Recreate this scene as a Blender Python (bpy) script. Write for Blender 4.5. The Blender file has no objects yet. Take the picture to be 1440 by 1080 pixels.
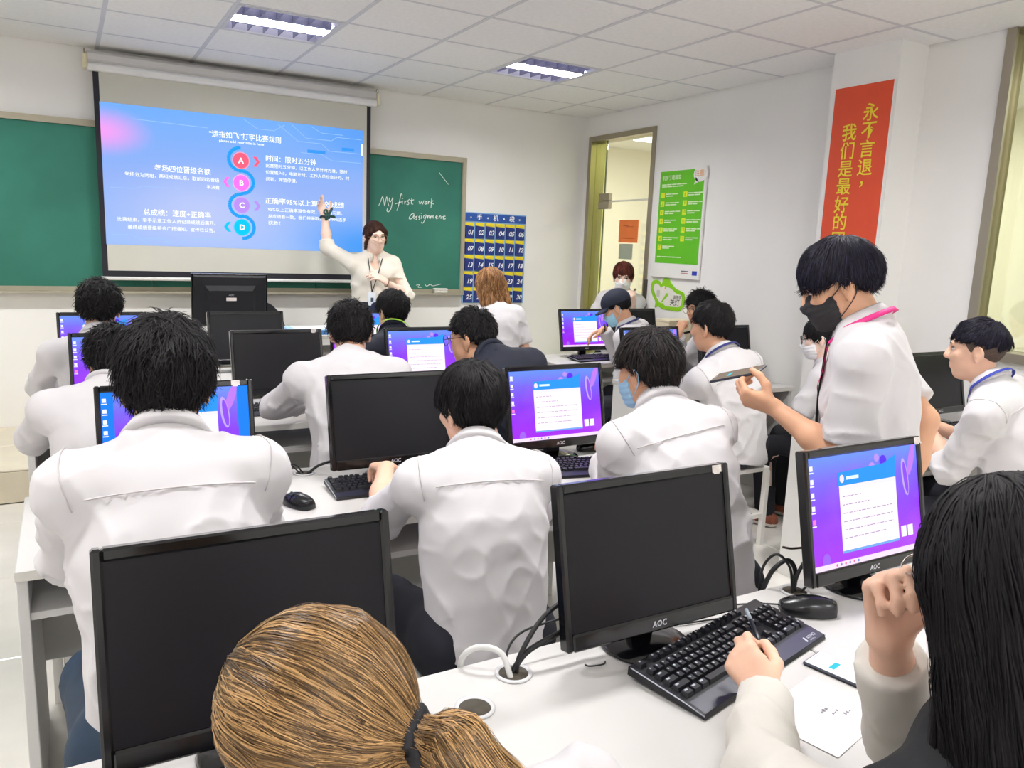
import bpy, math, random
import numpy as np
from mathutils import Matrix, Vector
random.seed(7)
RNG = np.random.default_rng(7)
SC = bpy.context.scene
COL = SC.collection

# ------------------------------------------------------------------ camera
CAM_H = 1.57
CEIL = 2.783
def camera():
    yaw, pitch, roll = [math.radians(a) for a in (-29.93, -9.97, 2.27)]
    fwd = Vector((-math.sin(yaw)*math.cos(pitch), math.cos(yaw)*math.cos(pitch), math.sin(pitch)))
    right = Vector((math.cos(yaw), math.sin(yaw), 0)); up = right.cross(fwd)
    r2 = right*math.cos(roll) + up*math.sin(roll); u2 = -right*math.sin(roll) + up*math.cos(roll)
    cd = bpy.data.cameras.new('camera'); cd.sensor_width = 36.0; cd.sensor_fit = 'HORIZONTAL'
    cd.lens = 1095.0/1440.0*36.0; cd.clip_start = 0.02; cd.clip_end = 60
    co = bpy.data.objects.new('camera', cd); COL.objects.link(co)
    M = Matrix((r2, u2, -fwd)).transposed().to_4x4(); M.translation = (0, 0, CAM_H)
    co.matrix_world = M
    SC.camera = co
camera()

# ------------------------------------------------------------------ light
SC.view_settings.view_transform = 'Standard'
SC.view_settings.look = 'None'
SC.view_settings.gamma = 1.0
SC.view_settings.use_curve_mapping = False
SC.view_settings.exposure = 0.32
w = bpy.data.worlds.new('world'); SC.world = w; w.use_nodes = True
w.node_tree.nodes['Background'].inputs[0].default_value = (0.9, 0.95, 1.0, 1)
w.node_tree.nodes['Background'].inputs[1].default_value = 0.6
PANEL_W = 32.0          # watts of every recessed ceiling panel
CORR_W = 32.0           # the corridor's ceiling lamps
try:
    SC.cycles.max_bounces = 8; SC.cycles.diffuse_bounces = 5; SC.cycles.glossy_bounces = 3
    SC.cycles.transparent_max_bounces = 8; SC.cycles.sample_clamp_indirect = 6.0
    SC.cycles.caustics_reflective = False; SC.cycles.caustics_refractive = False
    SC.cycles.use_denoising = True
except Exception:
    pass

# ------------------------------------------------------------------ materials
def lin(h):
    if isinstance(h, (tuple, list)): return tuple(h)[:3]
    h = h.lstrip('#'); c = [int(h[i:i+2], 16)/255 for i in (0, 2, 4)]
    return tuple(x/12.92 if x <= .04045 else ((x+.055)/1.055)**2.4 for x in c)
MATS = {}
def mat(name, col, rough=.5, metal=0., spec=.5, var=0., vscale=8., bump=0., bscale=60., emit=None, estr=1., stretch=None, sheen=0., sss=0., coat=0., alpha=1., trans=0.):
    if name in MATS: return MATS[name]
    m = bpy.data.materials.new(name); m.use_nodes = True; MATS[name] = m
    nt = m.node_tree; N = nt.nodes; L = nt.links; b = N['Principled BSDF']
    c = lin(col)
    b.inputs['Base Color'].default_value = (*c, 1); b.inputs['Roughness'].default_value = rough
    b.inputs['Metallic'].default_value = metal; b.inputs['Specular IOR Level'].default_value = spec
    if coat: b.inputs['Coat Weight'].default_value = coat; b.inputs['Coat Roughness'].default_value = .08
    if sss: b.inputs['Subsurface Weight'].default_value = sss; b.inputs['Subsurface Radius'].default_value = (.012, .005, .003)
    if sheen: b.inputs['Sheen Weight'].default_value = sheen
    if alpha < 1: b.inputs['Alpha'].default_value = alpha
    if trans: b.inputs['Transmission Weight'].default_value = trans
    m.diffuse_color = (*c, 1)
    co = None
    if var or bump:
        tc = N.new('ShaderNodeTexCoord'); co = tc.outputs['Object']
        if stretch:
            mp = N.new('ShaderNodeMapping'); mp.inputs['Scale'].default_value = stretch; L.new(co, mp.inputs[0]); co = mp.outputs[0]
    if var:
        n = N.new('ShaderNodeTexNoise'); n.inputs['Scale'].default_value = vscale; n.inputs['Detail'].default_value = 4; L.new(co, n.inputs['Vector'])
        r = N.new('ShaderNodeValToRGB'); L.new(n.outputs[0], r.inputs[0])
        r.color_ramp.elements[0].position = .3; r.color_ramp.elements[1].position = .7
        r.color_ramp.elements[0].color = (*[max(0, x*(1-var)) for x in c], 1); r.color_ramp.elements[1].color = (*[min(1, x*(1+var)) for x in c], 1)
        L.new(r.outputs[0], b.inputs['Base Color'])
    if bump:
        n2 = N.new('ShaderNodeTexNoise'); n2.inputs['Scale'].default_value = bscale; n2.inputs['Detail'].default_value = 3; L.new(co, n2.inputs['Vector'])
        bp = N.new('ShaderNodeBump'); bp.inputs['Strength'].default_value = bump; bp.inputs['Distance'].default_value = .004
        L.new(n2.outputs[0], bp.inputs['Height']); L.new(bp.outputs[0], b.inputs['Normal'])
    if emit is not None:
        b.inputs['Emission Color'].default_value = (*lin(emit), 1); b.inputs['Emission Strength'].default_value = estr
    return m
def glow(name, col, s=1.):          # something that gives off light: screen pixels, tubes; also the slide's imitated projection
    return mat(name, (0, 0, 0), .6, spec=.1, emit=col, estr=s)
def glass(name, tint, refl=.12):
    if name in MATS: return MATS[name]
    m = bpy.data.materials.new(name); m.use_nodes = True; MATS[name] = m
    nt = m.node_tree; N = nt.nodes; L = nt.links; N.remove(N['Principled BSDF'])
    t = N.new('ShaderNodeBsdfTransparent'); t.inputs[0].default_value = (*lin(tint), 1)
    g = N.new('ShaderNodeBsdfGlossy'); g.inputs['Roughness'].default_value = .03
    nz = N.new('ShaderNodeTexNoise'); nz.inputs['Scale'].default_value = 2.; mr = N.new('ShaderNodeMapRange'); mr.inputs[3].default_value = refl*.7; mr.inputs[4].default_value = refl*1.3; L.new(nz.outputs[0], mr.inputs[0])
    mx = N.new('ShaderNodeMixShader'); L.new(mr.outputs[0], mx.inputs[0]); L.new(t.outputs[0], mx.inputs[1]); L.new(g.outputs[0], mx.inputs[2])
    L.new(mx.outputs[0], N['Material Output'].inputs[0]); return m

# ------------------------------------------------------------------ mesh helpers
def link(o, parent=None):
    COL.objects.link(o)
    if parent is not None: o.parent = parent
    return o
def tag(o, label=None, cat=None, group=None, kind=None):
    if label: o['label'] = label
    if cat: o['category'] = cat
    if group: o['group'] = group
    if kind: o['kind'] = kind
    return o
def empty(name, loc=(0, 0, 0), rz=0., label=None, cat=None, group=None):
    o = bpy.data.objects.new(name, None); o.empty_display_size = .05; COL.objects.link(o)
    o.location = loc; o.rotation_euler = (0, 0, rz); return tag(o, label, cat, group)
def dup(o, parent=None):
    c = o.copy(); COL.objects.link(c); c.parent = parent
    for ch in o.children: dup(ch, c)
    return c
class MB:
    def __init__(s): s.v = []; s.f = []; s.m = []; s.sm = []
    def add(s, vs, fs, m=0, smooth=False):
        o = len(s.v); s.v += [tuple(map(float, v)) for v in vs]
        for f in fs: s.f.append([o+i for i in f]); s.m.append(m); s.sm.append(smooth)
        return s
    def box(s, lo, hi, m=0, bev=0.):
        x0, y0, z0 = lo; x1, y1, z1 = hi
        if not bev:
            return s.add([(x0,y0,z0),(x1,y0,z0),(x1,y1,z0),(x0,y1,z0),(x0,y0,z1),(x1,y0,z1),(x1,y1,z1),(x0,y1,z1)],
                         [(3,2,1,0),(4,5,6,7),(0,1,5,4),(1,2,6,5),(2,3,7,6),(3,0,4,7)], m)
        b = min(bev, (x1-x0)/2.01, (y1-y0)/2.01, (z1-z0)/2.01); V = []; 
        def ring(z, i): return [(x0+i+0,y0+i,z),(x1-i,y0+i,z),(x1-i,y1-i,z),(x0+i,y1-i,z)]
        def oct(z, i, j):  # chamfered rectangle
            return [(x0+i+j,y0+i,z),(x1-i-j,y0+i,z),(x1-i,y0+i+j,z),(x1-i,y1-i-j,z),(x1-i-j,y1-i,z),(x0+i+j,y1-i,z),(x0+i,y1-i-j,z),(x0+i,y0+i+j,z)]
        V = oct(z0, b, 0.0001) + oct(z0+b, 0, b) + oct(z1-b, 0, b) + oct(z1, b, 0.0001)
        F = [tuple(range(7, -1, -1)), tuple(range(24, 32))]
        for k in range(3):
            for i in range(8): a = k*8; F.append((a+i, a+(i+1) % 8, a+8+(i+1) % 8, a+8+i))
        return s.add(V, F, m)
    def prism(s, poly, z0, z1, m=0, T=None):       # polygon in xy, extruded in z
        n = len(poly); V = [(x, y, z0) for x, y in poly] + [(x, y, z1) for x, y in poly]
        if T: V = [tuple(T(Vector(v))) for v in V]
        return s.add(V, [tuple(range(n-1, -1, -1)), tuple(range(n, 2*n))] + [(i, (i+1) % n, n+(i+1) % n, n+i) for i in range(n)], m)
    def lathe(s, prof, n=24, m=0, c=(0, 0, 0), smooth=True, axis='z'):   # prof [(r,z)]
        V = []; F = []
        for r, z in prof:
            for i in range(n):
                a = 2*math.pi*i/n; x, y = r*math.cos(a), r*math.sin(a)
                V.append((c[0]+x, c[1]+y, c[2]+z) if axis == 'z' else (c[0]+x, c[1]+z, c[2]+y))
        for k in range(len(prof)-1):
            for i in range(n):
                q = (k*n+i, k*n+(i+1) % n, (k+1)*n+(i+1) % n, (k+1)*n+i)
                F.append(q if axis == 'z' else q[::-1])
        a, b = tuple(range(n-1, -1, -1)), tuple(range((len(prof)-1)*n, len(prof)*n))
        F += [a, b] if axis == 'z' else [a[::-1], b[::-1]]
        return s.add(V, F, m, smooth)
    def tube(s, pts, r, n=8, m=0, closed=False, smooth=True):
        P = [Vector(p) for p in pts]; k = len(P); V = []; F = []
        R = r if isinstance(r, (list, tuple)) else [r]*k
        up = Vector((0.13, 0.21, 0.97))
        for i, p in enumerate(P):
            t = (P[(i+1) % k]-P[i-1]) if closed else (P[min(i+1, k-1)]-P[max(i-1, 0)])
            t = t.normalized() if t.length > 1e-9 else Vector((0, 0, 1))
            a = t.cross(up); 
            if a.length < .05: a = t.cross(Vector((1, 0, 0)))
            a.normalize(); b = a.cross(t)
            for j in range(n):
                q = 2*math.pi*j/n; V.append(p + (a*math.cos(q)+b*math.sin(q))*R[i])
        for i in range(k if closed else k-1):
            for j in range(n):
                a0 = i*n; a1 = ((i+1) % k)*n
                F.append((a0+j, a0+(j+1) % n, a1+(j+1) % n, a1+j))
        if not closed: F += [tuple(range(n-1, -1, -1)), tuple(range((k-1)*n, k*n))]
        return s.add(V, F, m, smooth)
    def build(s, name, mats, parent=None, xf=None):
        me = bpy.data.meshes.new(name); V = s.v
        if xf is not None: V = [tuple(xf @ Vector(v)) for v in V]
        me.from_pydata(V, [], s.f)
        for M in (mats if isinstance(mats, (list, tuple)) else [mats]): me.materials.append(M)
        me.polygons.foreach_set('material_index', s.m); me.polygons.foreach_set('use_smooth', s.sm); me.update()
        return link(bpy.data.objects.new(name, me), parent)
def spline(ctrl, n=6):              # Catmull-Rom through control points
    P = [Vector(p) for p in ctrl]; P = [P[0]*2-P[1]] + P + [P[-1]*2-P[-2]]; out = []
    for i in range(1, len(P)-2):
        for k in range(n):
            t = k/n; a, b, c, d = P[i-1:i+3]
            out.append(.5*((2*b)+(c-a)*t+(2*a-5*b+4*c-d)*t*t+(3*b-a-3*c+d)*t**3))
    return out + [P[-2]]
_TXT = {}
def text_mesh(s, size, align='LEFT', bold=0., shear=0., space=1., name='lettering'):
    key = (s, size, align, bold, shear, space)
    if key in _TXT: return _TXT[key]
    c = bpy.data.curves.new('lettering', 'FONT'); c.body = s; c.size = size; c.align_x = align; c.align_y = 'CENTER'
    c.offset = bold*size; c.shear = shear; c.space_character = space; c.resolution_u = 2; c.fill_mode = 'FRONT'
    o = bpy.data.objects.new('lettering', c); COL.objects.link(o)
    dg = bpy.context.evaluated_depsgraph_get(); dg.update()
    me = bpy.data.meshes.new_from_object(o.evaluated_get(dg)); me.name = 'lettering'
    bpy.data.objects.remove(o); bpy.data.curves.remove(c); _TXT[key] = me
    return me
def text(s, size, M, material, parent, align='LEFT', bold=0., shear=0., space=1., name='lettering', fit=None):
    """flat lettering laid on the plane M (x = reading direction, y = up, z = out of the surface); fit = wanted width"""
    me = text_mesh(s, size, align, bold, shear, space)
    me = me.copy(); me.materials.clear(); me.materials.append(material)
    o = link(bpy.data.objects.new(name, me), parent)
    if fit:
        xs = [v.co.x for v in me.vertices]; k = fit/max(1e-6, max(xs)-min(xs)); M = M @ Matrix.Diagonal((k, 1, 1, 1))
    o.matrix_local = M
    return o
def plane_M(o, x, y):
    x = Vector(x).normalized(); y = Vector(y).normalized(); z = x.cross(y)
    M = Matrix((x, y, z)).transposed().to_4x4(); M.translation = o; return M
# ================================================================== ROOM
XW, YF, XL, YB = 4.33, 6.31, -2.3, -1.6          # right wall, front wall, left wall, back wall
POD_Y, POD_Z, POD_X = 5.14, 0.20, 2.62
m_wall = mat('wall_paint', '#f3f2ef', .85, spec=.2, var=.02, vscale=1.5, bump=.05, bscale=90)
m_tilec = mat('ceiling_tile', '#f2f1f0', .9, spec=.1, var=.03, vscale=40, bump=.25, bscale=220)
m_grid = mat('ceiling_grid', '#d3d3d8', .5, spec=.3, var=.02)
m_gap = mat('ceiling_void', '#3a3834', .9, var=.1)
m_floor = mat('floor_tile', '#e6e3dd', .22, spec=.5, var=.04, vscale=5, coat=.2)
m_grout = mat('floor_grout', '#b3aea6', .8, var=.1)
m_pod = mat('podium_tile', '#d8cfb9', .3, spec=.4, var=.05, vscale=6)
m_steel = mat('brushed_steel', '#a9a08c', .35, metal=.75, var=.06, vscale=3, stretch=(1, 1, .1))
m_steel2 = mat('window_steel', '#a8a090', .4, metal=.6, var=.06, vscale=3, stretch=(1, 1, .1))
def structure(o): return tag(o, kind='structure')

# floor with tiles
fl = structure(MB().box((XL-.1, YB-.1, -.12), (XW+2.6, YF+.1, -.006)).build('floor', m_grout))
T = .6
tm = None; nx0 = math.ceil((XW-XL)/T); 
def tile_mesh(name, w, d, h, m, bev=.003): return MB().box((0, 0, -h), (w, d, 0), 0, bev).build(name, m, None)
def tile_field(parent, x0, x1, y0, y1, z, m, T, gap, h, name):
    base = {}
    y = y0
    while y < y1-.02:
        x = x0
        while x < x1-.02:
            w = round(min(T, x1-x)-gap, 3); d = round(min(T, y1-y)-gap, 3)
            if (w, d) not in base:
                o = tile_mesh(name, w, d, h, m); o.parent = parent; base[(w, d)] = o.data
            else: o = link(bpy.data.objects.new(name, base[(w, d)]), parent)
            o.location = (x+gap/2, y+gap/2, z); x += T
        y += T
tile_field(fl, XL, XW, YB, POD_Y, 0, m_floor, .8, .004, .01, 'floor_tile')
tile_field(fl, POD_X, XW, POD_Y, YF, 0, m_floor, .8, .004, .01, 'floor_tile')
pod = structure(MB().box((XL, POD_Y+.01, 0), (POD_X-.01, YF, POD_Z-.006)).build('floor_podium', m_grout))
tile_field(pod, XL, POD_X, POD_Y, YF, POD_Z, m_pod, .6, .004, .012, 'podium_tile')
x = XL
while x < POD_X-.05:
    MB().box((x+.002, POD_Y, .004), (min(x+.6, POD_X)-.002, POD_Y+.012, POD_Z-.014), 0, .002).build('riser_tile', m_pod, pod); x += .6

# walls
structure(MB().box((XL-.15, YF, 0), (XW+.15, YF+.15, CEIL+.2)).build('wall_front', m_wall))
structure(MB().box((XL-.15, YB, 0), (XL, YF, CEIL+.2)).build('wall_left', m_wall))
structure(MB().box((XL-.15, YB-.15, 0), (XW+.15, YB, CEIL+.2)).build('wall_back', m_wall))
DY0, DY1, DZ = 5.275, 6.24, 2.605                # door opening in the right wall
WY0, WY1, WZ0 = -.3, 2.49, 1.10                  # corridor window
b = MB()
b.box((XW, DY1, 0), (XW+.15, YF, CEIL+.2)); b.box((XW, DY0, DZ), (XW+.15, DY1, CEIL+.2))
b.box((XW, WY1, 0), (XW+.15, DY0, CEIL+.2)); b.box((XW, WY0, 0), (XW+.15, WY1, WZ0))
b.box((XW, WY0, CEIL), (XW+.15, WY1, CEIL+.2)); b.box((XW, YB, 0), (XW+.15, WY0, CEIL+.2))
structure(b.build('wall_right', m_wall))
structure(MB().box((4.09, 2.93, 0), (XW, 3.375, CEIL+.01)).build('wall_column', m_wall))

# ceiling: grid and tiles
ce = structure(MB().box((XL-.15, YB-.15, CEIL+.1), (XW+.15, YF+.15, CEIL+.14)).build('ceiling', m_gap))
GX = [.265+.6*i for i in range(-5, 8)]; GY = [5.78-.6*j for j in range(-1, 14)]
LX = [(.865, 1.465), (2.665, 3.265), (-.935, -.335)]; LYs = [(4.58, 5.18), (1.58, 2.18), (-1.42, -.82)]
LIGHTS = [(x, y) for y in LYs for x in LX]
def is_light(x, y): return any(abs(x-a[0]) < .05 and abs(y-c[0]) < .05 for a, c in LIGHTS)
base = {}
for x in GX + [GX[0]-.6]:
    for y in GY + [GY[-1]-.6]:
        x0, x1 = max(x, XL), min(x+.6, XW); y0, y1 = max(y, YB), min(y+.6, YF)
        if x1-x0 < .03 or y1-y0 < .03 or is_light(x, y): continue
        if x0 > 4.08-.35 and y0 > 2.8 and y0 < 3.3: pass
        w, d = round(x1-x0-.016, 3), round(y1-y0-.016, 3)
        if w < .02 or d < .02: continue
        if (w, d) not in base:
            o = MB().box((0, 0, 0), (w, d, .014), 0, .003).build('ceiling_tile', m_tilec, ce); base[(w, d)] = o.data
        else: o = link(bpy.data.objects.new('ceiling_tile', base[(w, d)]), ce)
        o.location = (x0+.008, y0+.008, CEIL+random.uniform(.001, .004))
for x in GX:
    if XL < x < XW: MB().box((x-.012, YB, CEIL), (x+.012, YF, CEIL+.02)).build('grid_runner', m_grid, ce)
for y in GY:
    if YB < y < YF: MB().box((XL, y-.010, CEIL+.0005), (XW, y+.010, CEIL+.02)).build('grid_crossbar', m_grid, ce)

# recessed louvre lights
m_lens = glow('lamp_tube', (1.0, .99, 1.0), 3.)
m_refl = mat('lamp_reflector', '#c2c2d4', .35, var=.02)
m_fin = mat('lamp_louvre', '#7d7d9a', .4, var=.02)
def troffer():
    t = empty('ceiling_light')
    b = MB(); h = .30                                    # open box above the louvre
    b.box((-h+.012, -h+.012, .085), (h-.012, h-.012, .09)); b.box((-h+.012, -h+.012, 0), (-h+.018, h-.012, .085)); b.box((h-.018, -h+.012, 0), (h-.012, h-.012, .085))
    b.box((-h+.012, -h+.012, 0), (h-.012, -h+.018, .085)); b.box((-h+.012, h-.018, 0), (h-.012, h-.012, .085)); b.build('housing', m_refl, t)
    f = MB(); e = .012
    f.box((-h+e, -h+e, -.002), (h-e, -h+.03, .006)); f.box((-h+e, h-.03, -.002), (h-e, h-e, .006)); f.box((-h+e, -h+.03, -.002), (-h+.03, h-.03, .006)); f.box((h-.03, -h+.03, -.002), (h-e, h-.03, .006)); f.build('frame', m_grid, t)
    for y in (-.18, 0, .18): MB().tube([(-.27, y, .055), (.27, y, .055)], .014, 10).build('tube', m_lens, t)
    for y in (-.09, .09): MB().prism([(-.27, y-.012), (.27, y-.012), (.27, y+.012), (-.27, y+.012)], .002, .05).build('divider', m_fin, t)
    me = None
    for y in (-.18, 0, .18):
        for i in range(6):
            if me is None: o = MB().box((-.0025, -.078, .004), (.0025, .078, .045)).build('fin', m_fin, t); me = o.data
            else: o = link(bpy.data.objects.new('fin', me), t)
            o.location = (-.225+.09*i, y, 0)
    return t
lp = troffer()
names = {(.865, 4.58): 'louvred ceiling light above the projection screen, nearer the blackboard centre', (2.665, 4.58): 'louvred ceiling light above the room towards the glass door'}
for i, (a, c) in enumerate(LIGHTS):
    t = lp if i == 0 else dup(lp)
    t.location = ((a[0]+a[1])/2, (c[0]+c[1])/2, CEIL)
    where = {.865: 'above the middle of the desks', 2.665: 'above the aisle', -.935: 'towards the aisle wall'}[a[0]]; row = {4.58: 'near the blackboard', 1.58: 'over the second row', -1.42: 'at the back of the room'}[c[0]]
    tag(t, names.get((a[0], c[0]), 'louvred ceiling light %s, %s' % (row, where)), 'ceiling light', 'recessed ceiling lights')
    ld = bpy.data.lights.new('panel_lamp', 'AREA'); ld.shape = 'RECTANGLE'; ld.size = .54; ld.size_y = .16; ld.energy = PANEL_W; ld.color = (1.0, .985, .97)
    lo = bpy.data.objects.new('panel_lamp', ld); COL.objects.link(lo); lo.location = (t.location.x, t.location.y, CEIL+.028)
    lo.visible_camera = True
# ================================================================== CORRIDOR, DOOR, WINDOW
m_cream = mat('corridor_wall', '#f4f0e2', .8, var=.03, vscale=2)
m_cfloor = mat('corridor_floor', '#d9d3c2', .35, var=.05)
structure(MB().box((6.9, YB-.1, 0), (7.0, 8.2, 3.0)).build('wall_corridor', m_cream))
structure(MB().box((XW+.15, 8.2, 0), (7.0, 8.3, 3.0)).build('wall_corridor_end', m_cream))
structure(MB().box((XW+.15, YB-.2, 0), (7.0, YB-.1, 3.0)).build('wall_corridor_back', m_cream))
structure(MB().box((XW+.15, YF+.15, 0), (XW+.25, 8.2, 3.0)).build('wall_corridor_side', m_cream))
structure(MB().box((XW+.15, YF+.1, -.12), (7.0, 8.3, 0)).build('floor_corridor', m_cfloor))
structure(MB().box((XW+.15, YB-.2, 2.85), (7.0, 8.3, 2.95)).build('ceiling_corridor', m_tilec))
m_clamp = glow('corridor_lamp', (1., .97, .90), 2.5)
for i, y in enumerate((1.0, 4.2, 6.6)):
    t = empty('corridor_light', (5.7, y, 2.85), 0, 'long ceiling light in the corridor, %s' % ('seen through the glass door' if i == 2 else 'seen through the window' if i == 0 else 'between door and window'), 'ceiling light', 'corridor lights')
    MB().box((-.15, -.62, -.05), (.15, .62, 0), 0, .008).build('housing', m_grid, t)
    MB().box((-.12, -.6, -.06), (.12, .6, -.05)).build('diffuser', m_clamp, t)
    ld = bpy.data.lights.new('corridor_lamp', 'AREA'); ld.shape = 'RECTANGLE'; ld.size = .24; ld.size_y = 1.2; ld.energy = CORR_W; ld.color = (1., .97, .90)
    lo = bpy.data.objects.new('corridor_lamp', ld); COL.objects.link(lo); lo.location = (5.7, y, 2.785)
# a few notice boards on the corridor's far wall
for k, (y, z, w, h, c) in enumerate(((7.3, 1.75, .55, .75, '#8e97a0'), (7.35, .95, .5, .5, '#98a0a4'), (6.6, 1.7, .5, .6, '#b8c4bd'), (2.6, 1.7, 1.2, .7, '#dfe9df'), (.9, 1.6, .9, .9, '#d4e2d8'))):
    t = empty('corridor_notice', (6.9, y, z), 0, ['grey notice panel beyond the glass door, upper', 'grey notice panel beyond the glass door, lower', 'pale green notice panel beyond the glass door', 'wide pale notice panel beyond the window', 'square pale green panel beyond the window'][k], 'notice board', 'corridor notice panels')
    MB().box((-.02, -w/2, -h/2), (0, w/2, h/2), 0, .004).build('board', mat('corridor_notice_%d' % k, c, .5, var=.08, vscale=3), t)
    MB().box((-.026, -w/2-.02, h/2), (0, w/2+.02, h/2+.02)).box((-.026, -w/2-.02, -h/2-.02), (0, w/2+.02, -h/2)).box((-.026, -w/2-.02, -h/2), (0, -w/2, h/2)).box((-.026, w/2, -h/2), (0, w/2+.02, h/2)).build('board_frame', m_steel2, t)

dr = structure(empty('door_1', (XW, DY0, 0)))
W_, Hh = DY1-DY0, DZ
b = MB(); fw = .045
b.box((-.012, 0, 0), (.15, fw, Hh)); b.box((-.012, W_-fw, 0), (.15, W_, Hh)); b.box((-.012, fw, Hh-fw), (.15, W_-fw, Hh)); b.build('door_frame', m_steel, dr)
m_gl = glass('door_glass', '#f8faf4'); m_gl2 = glass('side_glass', '#e3e9bd')  # side pane: corridor wall's reflection put into the yellow-green tint
p = MB().box((.045, W_-fw-.165, .01), (.055, W_-fw, Hh-fw)).build('side_pane', m_gl2, dr)
MB().box((.042, W_-fw-.169, .01), (.058, W_-fw-.165, Hh-fw), 0).build('pane_edge', mat('glass_edge', '#55603c', .3, var=.05), p)
p = MB().box((.045, fw+.004, .01), (.055, W_-fw-.175, Hh-fw)).build('door_leaf', m_gl, dr)
MB().box((.040, fw+.01, 2.010), (.060, W_-fw-.18, 2.024)).build('rail', mat('pale_rail', '#e8e6da', .4, var=.03), p)
MB().box((.030, W_-fw-.26, 1.95), (.070, W_-fw-.10, 2.02), 0, .004).build('lock_clip', m_steel, dr)
MB().box((.030, W_-fw-.26, 2.026), (.070, W_-fw-.10, 2.09), 0, .004).build('lock_clip', m_steel, dr)
MB().tube([(.0, fw+.10, .85), (-.04, fw+.10, .9), (-.04, fw+.10, 1.2), (.0, fw+.10, 1.25)], .011, 10).build('handle', m_steel, p)
MB().box((-.02, -.01, 1.18), (.02, .02, 1.34)).build('strike_plate', mat('dark_lock', '#5e5a52', .4, metal=.6, var=.1), dr)
pp = tag(MB().box((XW+.038, 5.49, 1.648), (XW+.0405, 5.762, 1.847)).build('orange_notice', mat('orange_paper', '#f0803c', .7, var=.05, vscale=10)), 'orange paper notice taped on the glass door', 'notice')
MB().box((XW+.0365, 5.70, 1.795), (XW+.038, 5.62, 1.80)).box((XW+.0365, 5.66, 1.785), (XW+.038, 5.56, 1.79)).box((XW+.0365, 5.71, 1.685), (XW+.038, 5.54, 1.69)).build('print', mat('notice_print', '#b5522a', .7, var=.05), pp)
tag(MB().box((XW+.057, 5.575, 1.502), (XW+.060, 5.77, 1.638)).build('grey_notice', mat('grey_paper', '#bcc6bd', .7, var=.05)), 'pale grey paper stuck on the glass door below the orange one', 'notice')

wn = structure(empty('window_1', (XW, WY0, WZ0)))
W_, Hh = WY1-WY0, CEIL-WZ0
b = MB(); b.box((-.02, W_-.05, 0), (.0, W_, Hh)); b.box((-.03, 0, -.03), (.15, W_+.01, .02)); b.box((-.02, 0, 0), (0, .05, Hh)); b.build('window_frame', m_steel2, wn)
b = MB(); b.box((.0, W_-.012, .02), (.15, W_, Hh)); b.box((0, 0, .02), (.15, .012, Hh)); b.box((.0, .012, Hh-.012), (.15, W_-.012, Hh)); b.build('reveal', mat('olive_steel', '#8d8461', .35, metal=.5, var=.1, vscale=2), wn)
for k, (y0, y1) in enumerate(((.012, W_*.34), (W_*.34, W_*.67), (W_*.67, W_-.012))):
    MB().box((.10, y0+.01, .02), (.108, y1-.01, Hh-.012)).build('pane', glass('window_glass', '#f3f7ee'), wn)
    if k: MB().box((.095, y0-.012, .02), (.113, y0+.012, Hh-.012)).build('mullion', m_steel2, wn)

# ================================================================== BLACKBOARD
m_board = mat('chalkboard_green', '#3a7a68', .75, spec=.25, var=.16, vscale=2.2, bump=.05, bscale=200)
m_bframe = mat('board_frame', '#aba48f', .5, metal=.2, var=.08, vscale=4)
m_chalk = mat('chalk', '#f2f5f0', .95, spec=.05, var=.08, vscale=200)
bb = empty('blackboard', (0, YF, 1.15), 0, 'long green chalkboard on the front wall behind the projection screen', 'blackboard')
BX0, BX1 = -1.7, 3.075
def b_add(name, lo, hi, m, par=bb, bev=0.): return MB().box((lo[0], lo[1]-YF, lo[2]-1.15), (hi[0], hi[1]-YF, hi[2]-1.15), 0, bev).build(name, m, par)
for x0, x1 in ((BX0+.03, .55), (.55, 1.75), (1.75, BX1-.03)):
    b_add('board_panel', (x0+.002, 6.285, 1.17), (x1-.002, YF, 2.28), m_board)
b_add('top_frame', (BX0, 6.27, 2.27), (BX1, YF, 2.312), m_bframe); b_add('bottom_frame', (BX0, 6.27, 1.145), (BX1, YF, 1.18), m_bframe)
b_add('side_frame', (BX1-.04, 6.265, 1.15), (BX1, YF, 2.312), m_bframe, bev=.008); b_add('side_frame', (BX0, 6.265, 1.15), (BX0+.04, YF, 2.312), m_bframe, bev=.008)
b_add('chalk_ledge', (BX0, 6.215, 1.137), (BX1-.02, YF, 1.15), m_bframe)
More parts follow.
